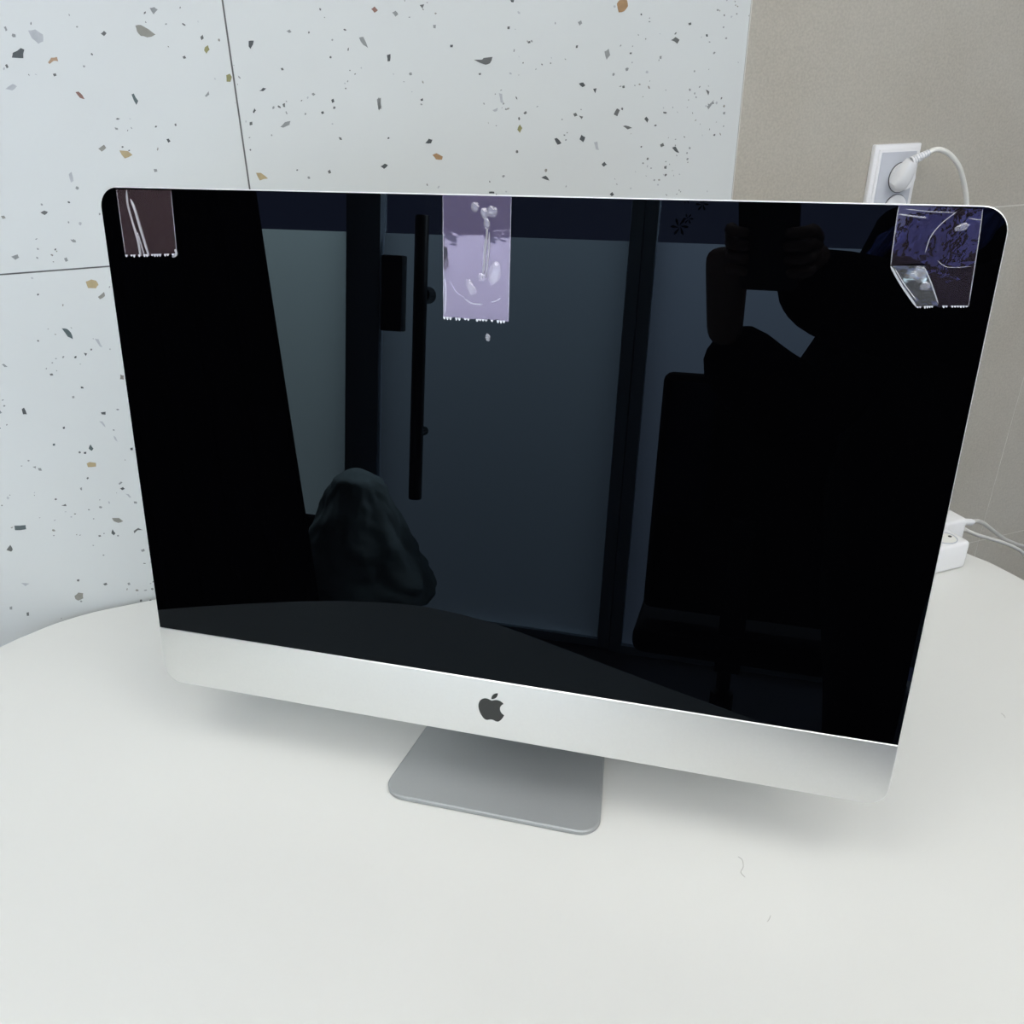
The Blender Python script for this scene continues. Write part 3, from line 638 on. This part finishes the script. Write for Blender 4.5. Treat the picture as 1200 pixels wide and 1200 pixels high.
ridge('crease', [(545, 350), (554, 355.5), (566, 356.5)], 0.0004, M['crease'], tc); ridge('crease', [(576, 354), (583, 352), (587, 349)], 0.0004, M['crease'], tc)
ridge('crease', [(528, 330), (536, 343), (545, 348)], 0.0002, M['edge_line'], tc); ridge('crease', [(521.5, 326), (523, 340), (522, 368)], 0.0005, M['edge_line'], tc)
# left strip
tlp = tag(quad_grid('tape_strip', S((136.5, 221.8), (201, 223), (208.5, 299), (147.5, 300)), M['tape_clear'], 24, 30, 0.0003, seed=8, sc=70, teeth=0.0008),
          'clear tape strip with two white creases at the left screen corner', 'tape', 'tape strips on the screen')
ridge('tape_edge', [(137.5, 223), (141, 250), (148, 299)], 0.00022, M['edge_line'], tlp)
ridge('tape_edge', [(201, 224), (204, 255), (208, 297)], 0.00025, M['edge_line'], tlp)
teeth_strip(tlp, (148, 299.5), (208.5, 298), 20, 9)
ridge('crease', [(149.5, 222.5), (151, 240), (157, 262), (163, 282), (166, 300)], [0.0005, 0.0008, 0.0008, 0.0010, 0.0010], M['crease'], tlp, 0.0006, 0.9)
ridge('crease', [(154, 233), (159, 245), (165, 265), (171, 285), (175.5, 300)], [0.0006, 0.0010, 0.0011, 0.0010, 0.0008], M['crease'], tlp, 0.0006, 0.9)
ridge('crease', [(162, 272), (167, 288), (170.5, 300)], 0.0006, M['edge_line'], tlp, 0.0005, 0.8)
ridge('crease', [(206, 292), (208, 298), (203, 301)], 0.0010, M['crease'], tlp, 0.0006, 0.8)
# right strip with a folded corner
trp = tag(quad_grid('tape_strip', S((1053, 240.5), (1152, 245), (1142.5, 306), (1043.5, 311)), M['tape_blue'], 30, 26, 0.0005, seed=12, sc=22),
          'wrinkled clear tape strip with a folded corner at the right screen corner', 'tape', 'tape strips on the screen')
quad_grid('lower_flap', S((1083, 309), (1142.5, 306), (1134.5, 359), (1098, 360)), M['tape_blue'], 20, 20, 0.0006, seed=13, sc=45, parent=trp, teeth=0.0006)
quad_grid('folded_corner', S((1043.5, 311.5), (1084, 311), (1099, 358), (1075, 360.5)), M['tape_fold'], 20, 20, 0.0016, seed=15, sc=90, q=0.0004, parent=trp)
ridge('tape_edge', [(1053, 242), (1048, 275), (1043.5, 311)], 0.0003, M['edge_line'], trp)
ridge('tape_edge', [(1151, 246), (1146, 285), (1134.5, 359)], 0.0003, M['edge_line'], trp)
ridge('fold_line', [(1043.5, 312), (1056, 334), (1074, 360)], 0.0007, M['crease'], trp, 0.0006, 0.8)
ridge('fold_line', [(1049, 316), (1060, 334), (1074, 352)], 0.0003, M['edge_line'], trp, 0.0008, 0.8)
ridge('fold_line', [(1083, 314), (1091, 332), (1099, 356)], 0.0004, M['edge_line'], trp, 0.0007, 0.8)
ridge('crease', [(1121, 248), (1103, 262), (1090, 278), (1084, 296)], 0.0003, M['edge_line'], trp)
ridge('crease', [(1053, 251), (1075, 254), (1085, 255)], 0.0005, M['edge_line'], trp); ridge('crease', [(1062, 245), (1090, 248), (1118, 249)], 0.0003, M['edge_line'], trp)
ridge('crease', [(1135, 256), (1143, 257), (1150, 258)], 0.0003, M['edge_line'], trp); ridge('crease', [(1098, 305), (1110, 313), (1138, 312)], 0.0002, M['edge_line'], trp)
for u, v, a, c in ((1127, 266, 6, 3), (1078, 321, 5, 8), (1070, 322, 4, 3), (1084, 335, 4, 4)): bubble(trp, u, v, a, c, m='bubble', rot=0.4)
teeth_strip(trp, (1074, 360), (1099, 359), 9, 4, 1.4); teeth_strip(trp, (1104, 359), (1134, 359), 9, 6, 1.4)
# loose crumb of tape on the glass below the centre strip
cr = bmesh.new(); bmesh.ops.create_icosphere(cr, subdivisions=2, radius=1.0)
cxx, chh = on_screen(572, 395)
for v in cr.verts:
    s = 1+0.6*noise.noise(v.co*2.2); v.co = sp(cxx+v.co.x*0.0018*s, chh+v.co.y*0.0028*s, GQ+0.0004+max(v.co.z, 0)*0.0010)
tag(from_bm('tape_scrap', cr, M['bubble'], None, smooth=True), 'tiny crumpled scrap of tape on the screen below the middle strip', 'scrap')

# ------------------------------------------------------------------ wall socket, plug and its lead
sa0, sz1 = on_wall(1029, 170, DW-0.012); sa1, _ = on_wall(1083, 168, DW-0.012); SZ0 = sz1-0.152
so = thing('wall_socket', 'white double wall socket in an upright frame on the beige tiles', 'socket', wp((sa0+sa1)/2, DW, (sz1+SZ0)/2), WALL)
hw = (sa1-sa0)/2; hh = (sz1-SZ0)/2
def fb_(name, x0, x1, z0, z1, y0, y1, m, bev): return box(name, x0, x1, y0, y1, z0, z1, m, so, bev)
fb_('frame', -hw, hw, -hh, hh, -0.0085, -0.0002, M['plastic'], 0.0018)
fb_('raised_rim', -hw+0.006, hw-0.006, -hh+0.006, hh-0.006, -0.0115, -0.008, M['plastic'], 0.0012)
fb_('insert', -hw+0.010, hw-0.010, -hh+0.010, hh-0.010, -0.0128, -0.011, M['plastic_grey'], 0.0006)
wx, wz = on_wall(1055, 208, DW-0.013); wx -= (sa0+sa1)/2; wz -= (sz1+SZ0)/2
for zc in (wz, wz-0.0425*1.0):
    from_bm('well_ring', lathe_bm([(0.0205, 0), (0.0205, 0.0008), (0.0198, 0.0010), (0.0198, 0)], (wx, -0.0126, zc), (0, -1, 0), 40), M['hole'], so, smooth=True)
    from_bm('well', lathe_bm([(0.0194, 0), (0.0194, 0.0022), (0.0186, 0.0026), (0.0, 0.0018)], (wx, -0.0126, zc), (0, -1, 0), 40), M['plastic'], so, smooth=True)
    for sx in (-0.0095, 0.0095):
        if zc != wz: from_bm('contact_hole', lathe_bm([(0.0026, 0), (0.0026, 0.0004)], (wx+sx, -0.0150, zc), (0, -1, 0), 14), M['hole'], so)
# plug: flat angled body lying over the upper well, boot with ribs, lead looping down
pg0 = wp((sa0+sa1)/2, DW, (sz1+SZ0)/2)+WD*wx+Vector((0, 0, wz))
pg = thing('power_plug', 'white angled power plug in the upper socket with a looping white lead', 'plug', pg0)
ex, ez = on_wall(1085, 179, DW-0.035)
E1 = wp(ex, DW-0.035, ez)-pg0
def near(u, v, d):
    a_, z_ = on_wall(u, v, d); return wp(a_, d, z_)-pg0
q0, q1 = near(1050, 220, DW-0.026), near(1069, 188, DW-0.040)
axis_u = (q1-q0).normalized(); axis_n = (-WN-axis_u*(-WN).dot(axis_u)).normalized(); axis_v = axis_u.cross(axis_n).normalized(); LQ = (q1-q0).length
b = bmesh.new(); seg = 24; rings = []
for t, w, dpt in ((-0.05, 0.003, 0.004), (0.0, 0.0072, 0.0075), (0.12, 0.0118, 0.0095), (0.45, 0.0118, 0.0105), (0.8, 0.0092, 0.0088), (1.0, 0.0066, 0.0066)):
    rings.append([b.verts.new(q0+axis_u*(t*LQ)+axis_v*(w*math.copysign(abs(math.cos(k))**0.55, math.cos(k)))+axis_n*(dpt*math.copysign(abs(math.sin(k))**0.55, math.sin(k)))) for k in [2*math.pi*i/seg for i in range(seg)]])
for i in range(len(rings)-1):
    for k in range(seg): b.faces.new((rings[i][k], rings[i][(k+1) % seg], rings[i+1][(k+1) % seg], rings[i+1][k]))
b.faces.new(rings[0][::-1]); b.faces.new(rings[-1])
from_bm('plug_body', b, M['plastic'], pg, smooth=True)
from_bm('plug_disc', lathe_bm([(0.0155, 0), (0.0155, 0.009), (0.0145, 0.0110), (0.0, 0.0115)], -WN*0.0155, -WN, 40), M['plastic'], pg, smooth=True)
bs = q1-axis_u*0.001; be = near(1089, 178.5, DW-0.046)
for k in range(7):
    t0 = k/7; t1 = t0+0.09; p = bs*(1-t0)+be*t0; q = bs*(1-t1)+be*t1
    from_bm('strain_relief', tube_bm([p, q], 0.0064-0.0003*k, 14), M['plastic'], pg, smooth=True)
from_bm('strain_relief', tube_bm([bs, be], [0.0052, 0.0038], 14), M['plastic_grey'], pg, smooth=True)
cab = [bs, be]
for (u, v, d) in ((1094, 176, 0.983), (1102, 175.5, 0.982), (1113, 181, 0.982), (1123, 194, 0.985), (1129, 212, 0.99), (1132.5, 236, 0.995), (1132, 270, 1.0), (1124, 320, 1.01), (1108, 380, 1.012), (1095, 450, 1.01)):
    a_, z_ = on_wall(u, v, d); cab.append(wp(a_, d, z_)-pg0)
z_end = cab[-1]+Vector((0, 0, -0.3)); cab.append(z_end)
from_bm('lead', tube_bm(spline(cab[1:], 8), 0.0036, 12), M['cable'], pg, smooth=True)

# ------------------------------------------------------------------ extension strips on the table
def strip(label, a0, a1, d0, d1, h, wells, name='extension_socket', wr=0.0165):
    o0 = wp((a0+a1)/2, (d0+d1)/2, TZ); t = thing(name, label, 'extension', o0, WALL, 'socket strips on the table')
    la, ld = (a1-a0)/2, (d1-d0)/2
    rim = box('shell', -la, la, -ld, ld, 0.0003, h, M['plastic'], t, 0.005, 3)
    for k in range(wells):
        x = la-0.026-k*0.043
        from_bm('well_rim', lathe_bm([(wr, 0), (wr, 0.0008), (wr-0.0014, 0.0010), (wr-0.0014, 0)], (x, 0, h-0.0002), (0, 0, 1), 36), M['plastic_grey'], t, smooth=True)  # darker grey ring stands in for the shade of a recessed well
        from_bm('well', lathe_bm([(wr-0.0016, 0.0), (wr-0.0016, 0.0004), (0.0, 0.0004)], (x, 0, h-0.0002), (0, 0, 1), 36), M['plastic_warm'], t)
        for s in (-1, 1):
            from_bm('contact_hole', lathe_bm([(0.0024, 0), (0.0024, 0.0004)], (x+s*0.0095, 0, h+0.0002), (0, 0, 1), 12), M['hole'], t)
    return t, o0
s1, o1 = strip('white socket strip lying on the table behind the right edge of the screen, nearer one', 0.66, 0.8965, 0.708, 0.749, 0.0405, 4)
s2, o2 = strip('white power strip against the tiles behind the nearer strip, with two cables', 0.69, 0.9345, 0.7515, 0.790, 0.0455, 0)
box('switch', 0.05, 0.075, -0.009, 0.009, 0.045, 0.048, M['plastic_grey'], s2, 0.001)
P0_ = wp(0.934, 0.770, TZ+0.030)
def cable_obj(name, pix, m, r, parent, o, start, end_drop=0.55):
    pts = [start-o]
    for (u, v, d) in pix:
        a_, z_ = on_wall(u, v, d); pts.append(wp(a_, d, z_)-o)
    last = pts[-1]; pts.append(last+WD*0.10+Vector((0, 0, -0.10))); pts.append(last+WD*0.15+Vector((0, 0, -0.35)))
    c = from_bm(name, tube_bm(spline(pts, 8), r, 12), m, parent, smooth=True)
    return c
def inv(o, rot):  # place world-space cable into a rotated empty
    return None
a_, z_ = on_wall(1138, 612, 0.772); st1 = wp(a_, 0.772, z_)
c1 = cable_obj('upper_cable', [(1145, 610.5, 0.780), (1153, 613.5, 0.792), (1164, 622, 0.812), (1178, 632, 0.835), (1192, 638, 0.86), (1204, 645, 0.88)], M['cable_grey'], 0.0030, None, Vector((0, 0, 0)), st1)
a_, z_ = on_wall(1130, 620, 0.768); st2 = wp(a_, 0.768, z_)
c2 = cable_obj('lower_cable', [(1135, 622.5, 0.774), (1146, 627, 0.79), (1160, 631, 0.81), (1176, 636, 0.83), (1190, 642, 0.85), (1202, 652, 0.87)], M['cable'], 0.0027, None, Vector((0, 0, 0)), st2)
rl = from_bm('strain_relief', tube_bm([wp(0.930, 0.770, TZ+0.033), st1+Vector((0, 0, 0)), (st1+WD*0.004)], [0.0052, 0.0048, 0.0034], 12), M['plastic'], None, smooth=True)
for c in (c1, c2, rl):                                       # keep the places, hang them under the strip
    mi = Matrix.Translation(o2) @ Matrix.Rotation(WALL, 4, 'Z')
    c.data.transform(mi.inverted()); c.parent = s2

# ------------------------------------------------------------------ furniture behind the viewer
# black curtain
def curtain(xa_top, xb_top, xa_bot, xb_bot, y, z0, z1, folds, amp):
    nu, nv = 120, 30; vs, fs = [], []
    for side in (0, 1):
        for j in range(nv+1):
            v = j/nv
            for i in range(nu+1):
                u = i/nu; xt = xa_top*(1-u)+xb_top*u; xb = xa_bot*(1-u)+xb_bot*u; e = v
                x = xb*(1-e)+xt*e; yy = y+amp*(1-0.4*v)*math.sin(u*folds*2*math.pi+0.6*math.sin(v*3))+side*0.003
                vs.append((x, yy, z0+(z1-z0)*v))
        o = side*(nu+1)*(nv+1)
        for j in range(nv):
            for i in range(nu):
                k = o+j*(nu+1)+i; f = (k, k+1, k+nu+2, k+nu+1); fs.append(f if not side else f[::-1])
    o = (nu+1)*(nv+1)
    for j in range(nv):
        for i in (0, nu): k = j*(nu+1)+i; fs.append((k, k+nu+1, k+nu+1+o, k+o))
    return link_mesh('curtain', vs, fs, M['black_cloth'], None, smooth=True)
cu = thing('curtain', 'black curtain hanging in front of the window left of the glass door', 'curtain', (-1.8, -1.60, 0.02))
cc = curtain(-2.9, -1.356, -2.9, -0.93, -1.60, 0.02, 2.70, 14, 0.035); cc.name = 'cloth'; cc.data.transform(Matrix.Translation((1.8, 1.60, -0.02))); cc.parent = cu
box('track', -1.15, 0.46, -0.02, 0.02, 2.68, 2.73, M['black_metal'], cu, 0.004)
# low armchair with a coat thrown over it
ch = thing('armchair', 'low dark armchair by the glass door under a grey coat', 'chair', (-1.11, -1.86, 0), 0.0)
box('seat', -0.20, 0.20, -0.20, 0.20, 0.12, 0.20, M['black_cloth'], ch, 0.03, 3); box('backrest', -0.20, 0.20, -0.26, -0.20, 0.16, 0.42, M['black_cloth'], ch, 0.02, 3)
for sx in (-1, 1):
    for sy in (-1, 1):
        from_bm('leg', tube_bm([(sx*0.17, sy*0.17, 0), (sx*0.16, sy*0.16, 0.13)], [0.012, 0.018], 12), M['black_metal'], ch, smooth=True)
def coat_mesh():
    b = bmesh.new(); bmesh.ops.create_icosphere(b, subdivisions=5, radius=1.0)
    for v in b.verts:
        c = v.co.copy(); t = (c.z+1)/2
        w = 0.22*(1-t)**1.0+0.06; d = 0.13*(1-t)**0.8+0.05
        n1 = noise.noise(c*2.1+Vector((3, 1, 0))); n2 = noise.noise(c*6+Vector((1, 7, 2)))
        r = math.hypot(c.x, c.y)+1e-6; k = 1+0.14*n1+0.07*n2
        v.co = Vector((c.x/r*min(r*1.8, 1)*w*k+0.03*(1-t)+0.01, c.y/r*min(r*1.8, 1)*d*k, 0.204+t**0.9*0.46))
    return b
co = coat_mesh(); cob = from_bm('coat', co, M['coat'], None, smooth=True); cob.location = (-0.98, -1.845, 0.0); tag(cob, 'grey-green coat heaped on the low armchair', 'coat')
# black office chair behind the person
oc = thing('office_chair', 'black office chair with a flat high back standing behind the person', 'chair', (0.235, -1.50, 0), 0.0)
box('seat', -0.23, 0.23, -0.22, 0.22, 0.40, 0.47, M['black_cloth'], oc, 0.025, 3); box('backrest', -0.215, 0.26, 0.12, 0.17, 0.50, 1.07, M['black_cloth'], oc, 0.02, 3)
box('back_panel', -0.195, -0.095, 0.168, 0.174, 0.74, 1.05, M['navy'], oc, 0.002)
from_bm('gas_column', lathe_bm([(0.03, 0.08), (0.03, 0.24), (0.018, 0.25), (0.018, 0.40)], (0, 0, 0), (0, 0, 1), 20), M['black_metal'], oc, smooth=True)
box('back_support', -0.03, 0.03, 0.165, 0.20, 0.38, 0.75, M['black_metal'], oc, 0.004); box('back_bracket', -0.03, 0.03, 0.0, 0.20, 0.375, 0.40, M['black_metal'], oc, 0.004)
for k in range(5):
    a = k*2*math.pi/5+0.3
    from_bm('leg', tube_bm([(0, 0, 0.10), (0.27*math.cos(a), 0.27*math.sin(a), 0.065)], [0.025, 0.015], 10), M['black_metal'], oc, smooth=True)
    from_bm('caster', lathe_bm([(0.02, -0.014), (0.027, -0.008), (0.027, 0.008), (0.02, 0.014)], (0.27*math.cos(a), 0.27*math.sin(a), 0.0272), (-math.sin(a), math.cos(a), 0), 20), M['black_plastic'], oc, smooth=True)

# ------------------------------------------------------------------ the photographer, seen in the screen
PO = Vector((0.66, -1.08, 0))
per = thing('person', 'person in a black jacket and blue scarf raising a phone, reflected in the screen', 'person', PO)
def skin_obj(name, joints, edges, m, parent, sub=2, off=PO):
    me = bpy.data.meshes.new(name); me.from_pydata([tuple(Vector(j[0])-off) for j in joints], edges, []); me.update(); me.materials.append(m)
    o = bpy.data.objects.new(name, me); COL.objects.link(o); o.parent = parent
    md = o.modifiers.new('skin', 'SKIN'); md.use_smooth_shade = True
    layer = me.skin_vertices[0] if me.skin_vertices else None
    if layer is None:
        bm = bmesh.new(); bm.from_mesh(me); bm.verts.layers.skin.verify(); bm.to_mesh(me); bm.free(); layer = me.skin_vertices[0]
    for i, j in enumerate(joints):
        r = j[1]; layer.data[i].radius = (r, r) if not isinstance(r, tuple) else r; layer.data[i].use_root = (i == 0)
    s = o.modifiers.new('sub', 'SUBSURF'); s.levels = sub; s.render_levels = sub
    return o
J = [((0.59, -1.12, 0.95), (0.24, 0.14)), ((0.60, -1.11, 1.10), (0.22, 0.13)), ((0.61, -1.08, 1.25), (0.20, 0.13)), ((0.61, -1.05, 1.37), (0.17, 0.10)), ((0.60, -1.03, 1.46), (0.062, 0.062)), ((0.585, -1.02, 1.53), 0.055),
     ((0.45, -1.04, 1.335), 0.085), ((0.39, -0.99, 1.17), 0.080), ((0.31, -0.88, 1.05), 0.076), ((0.225, -0.75, 1.09), 0.072), ((0.155, -0.655, 1.155), 0.056),
     ((0.76, -1.00, 1.38), 0.085), ((0.64, -0.92, 1.27), 0.078), ((0.49, -0.81, 1.205), 0.078), ((0.32, -0.70, 1.230), 0.074), ((0.222, -0.640, 1.258), 0.052),
     ((0.48, -1.13, 0.78), (0.15, 0.12)), ((0.50, -1.09, 0.48), 0.085), ((0.51, -1.12, 0.12), 0.055), ((0.72, -1.13, 0.78), (0.15, 0.12)), ((0.74, -1.10, 0.48), 0.085), ((0.75, -1.14, 0.12), 0.055)]
Ed = [(0, 1), (1, 2), (2, 3), (3, 4), (4, 5), (3, 6), (6, 7), (7, 8), (8, 9), (9, 10), (3, 11), (11, 12), (12, 13), (13, 14), (14, 15), (0, 16), (16, 17), (17, 18), (0, 19), (19, 20), (20, 21)]
skin_obj('clothed_body', J, Ed, M['black_cloth'], per)
# head with a face, looking down at the phone
HC = Vector((0.575, -0.985, 1.635)); look = (CAM-HC).normalized(); hr_ = look.cross(Vector((0, 0, 1))).normalized(); hu = hr_.cross(look)
b = bmesh.new(); bmesh.ops.create_icosphere(b, subdivisions=5, radius=1.0)
for v in b.verts:
    x, y, z = v.co.x, v.co.y, v.co.z                         # x right, y front, z up
    w = 0.076*(1-0.18*max(0, -z)**1.5); f = 0.096 if y > 0 else 0.098
    X, Y, Z = x*w, y*f, z*0.118
    if y > 0:
        Y -= 0.012*max(0, -z-0.2)
        Y += 0.024*math.exp(-(x/0.16)**2-((z+0.12)/0.16)**2)*(1 if z < 0.1 else math.exp(-((z-0.1)/0.1)**2))      # nose
        for s in (-1, 1): Y -= 0.013*math.exp(-((x-s*0.38)/0.17)**2-((z-0.05)/0.12)**2)                        # eye sockets
        Y += 0.006*math.exp(-(x/0.3)**2-((z+0.46)/0.06)**2)-0.004*math.exp(-(x/0.28)**2-((z+0.52)/0.025)**2)+0.006*math.exp(-(x/0.25)**2-((z+0.58)/0.06)**2)  # lips
        Y += 0.008*math.exp(-(x/0.25)**2-((z+0.85)/0.12)**2)                                                       # chin
    v.co = HC-PO+hr_*X+look*Y+hu*Z
from_bm('head', b, M['skin'], per, smooth=True)
white_eye = mat('eye white', (0.7, 0.7, 0.7), 0.2); lipm = mat('lips', (0.4, 0.15, 0.13), 0.5)
for s in (-1, 1):
    e = lathe_bm([(0.002, -0.010), (0.008, -0.007), (0.011, 0.0), (0.008, 0.007), (0.002, 0.0105)], HC-PO+hr_*s*0.029+look*0.076+hu*0.006, look, 16)
    eye = from_bm('eye', e, white_eye, per, smooth=True)
    from_bm('iris', lathe_bm([(0.0045, 0.0), (0.004, 0.0012), (0.0, 0.0016)], HC-PO+hr_*s*0.029+look*0.0862+hu*0.006, look, 14), M['hair'], eye)
    b = bmesh.new(); bmesh.ops.create_icosphere(b, subdivisions=3, radius=1.0)
    for v in b.verts: c = v.co.copy(); v.co = HC-PO+hr_*(s*0.077+c.x*0.006)+look*(-0.005+c.y*0.018)+hu*(-0.005+c.z*0.030-c.y*0.005)
    from_bm('ear', b, M['skin'], per, smooth=True)
b = bmesh.new(); bmesh.ops.create_icosphere(b, subdivisions=5, radius=1.0)
for v in list(b.verts):
    c = v.co.copy(); k = 1+0.03*noise.noise(c*7)
    v.co = HC-PO+hr_*c.x*0.086*k+look*(c.y*0.104*k-0.012)+hu*(c.z*0.124*k+0.010)
rm = [v for v in b.verts if ((v.co-(HC-PO)).dot(look) > 0.030 and (v.co-(HC-PO)).dot(hu) < 0.070) or (v.co-(HC-PO)).dot(hu) < -0.085]
bmesh.ops.delete(b, geom=rm, context='VERTS')
hair = from_bm('hair', b, M['hair'], per, smooth=True); sm = hair.modifiers.new('thick', 'SOLIDIFY'); sm.thickness = 0.006
# blue scarf ends and jacket lining, the blue seen in the glass
for (p, sx, sz, tw) in (((0.68, -0.925, 1.36), 0.055, 0.13, -0.30), ((0.61, -0.935, 1.35), 0.045, 0.12, -0.05), ((0.53, -0.93, 1.33), 0.032, 0.10, 0.30), ((0.465, -0.945, 1.315), 0.026, 0.075, 0.25), ((0.41, -0.955, 1.335), 0.020, 0.115, 0.85), ((0.375, -0.95, 1.30), 0.015, 0.065, 0.5)):
    b = bmesh.new(); bmesh.ops.create_icosphere(b, subdivisions=4, radius=1.0)
    for v in b.verts:
        c = v.co.copy(); k = 1+0.3*noise.noise(c*3+Vector(p)*9)
        v.co = Vector(p)-PO+Vector((c.x*sx*k*math.cos(tw)+c.z*sz*math.sin(tw), c.y*0.022*k, c.z*sz*k*math.cos(tw)))
    from_bm('scarf_end', b, M['denim'], per, smooth=True)
b = bmesh.new()
lp = [Vector((0.60, -1.025, 1.455))-PO+Vector((0.085*math.cos(t), 0.085*math.sin(t), 0.01*math.sin(2*t))) for t in [2*math.pi*k/28 for k in range(29)]]
from_bm('scarf', tube_bm(lp, 0.034, 14, b), M['denim'], per, smooth=True)
for p0 in ((0.51, -1.12), (0.75, -1.14)):
    b = bmesh.new(); bmesh.ops.create_icosphere(b, subdivisions=4, radius=1.0)
    for v in b.verts:
        c = v.co.copy(); v.co = Vector((p0[0]+c.x*(0.045+0.008*c.y), p0[1]+0.055+c.y*0.135, max(0.0, 0.045+c.z*(0.055-0.018*c.y))))-PO
    from_bm('shoe', b, M['black_plastic'], per, smooth=True)
# phone in its own frame: lens at the viewpoint, back plate facing the computer
ph_c = CAM - FWD*0.0125
def php(x, y, z): return ph_c + RIGHT*x + FWD*y + UP*z
phone = thing('phone', 'black phone held up by the reflected person', 'phone', ph_c)
b = prism_bm(rrect(-0.020, 0.0585, -0.130, 0.022, 0.010, 6), lambda u, v, h: php(u, h, v)-ph_c, -0.004, 0.004)
from_bm('phone_body', b, M['black_plastic'], phone)
b = prism_bm(rrect(-0.017, 0.0555, -0.127, 0.019, 0.008, 6), lambda u, v, h: php(u, h, v)-ph_c, -0.0045, -0.0041)
from_bm('phone_display', b, M['glass'], phone)
for (x, z) in ((0.0, -0.022), (0.018, -0.011)):
    from_bm('lens_ring', lathe_bm([(0.007, 0), (0.007, 0.0015), (0.0055, 0.0018), (0.0055, 0)], php(x, 0.004, z)-ph_c, FWD, 20), M['black_metal'], phone, smooth=True)
# hands: palm and five fingers each, closed round the sides of the phone
def hand(side):
    # side -1: viewer's left edge of the phone, +1: right edge
    ex_ = -0.020 if side < 0 else 0.0585
    wrist = Vector(J[10][0]) if side < 0 else Vector(J[15][0])
    palm = php(ex_+side*0.026, -0.030, -0.080)
    mid = wrist*0.45+palm*0.55
    j = [(wrist, 0.026), (mid, (0.032, 0.022)), (palm, (0.036, 0.017))]; e = [(0, 1), (1, 2)]
    skin_obj('palm', j, e, M['skin'], per)
    L = [1.0, 1.08, 1.0, 0.8]
    for k in range(4):
        z = -0.048-k*0.0185; l = L[k]
        pts = [(palm*0.75+php(ex_+side*0.010, -0.022, z)*0.25, 0.0095), (php(ex_+side*0.014, -0.012, z), 0.0092), (php(ex_+side*0.0125, 0.006, z+0.003), 0.0085), (php(ex_-side*0.006*l, 0.0125, z+0.004), 0.0078), (php(ex_-side*0.018*l, 0.0122, z+0.003), 0.0068)]
        skin_obj('finger', pts, [(0, 1), (1, 2), (2, 3), (3, 4)], M['skin'], per, 1)
    pts = [(palm*0.6+mid*0.4, 0.0125), (php(ex_+side*0.006, -0.024, -0.074), 0.0115), (php(ex_-side*0.008, -0.017, -0.060), 0.0100), (php(ex_-side*0.018, -0.0145, -0.045), 0.0085)]
    skin_obj('thumb', pts, [(0, 1), (1, 2), (2, 3)], M['skin'], per, 1)
hand(-1); hand(1)
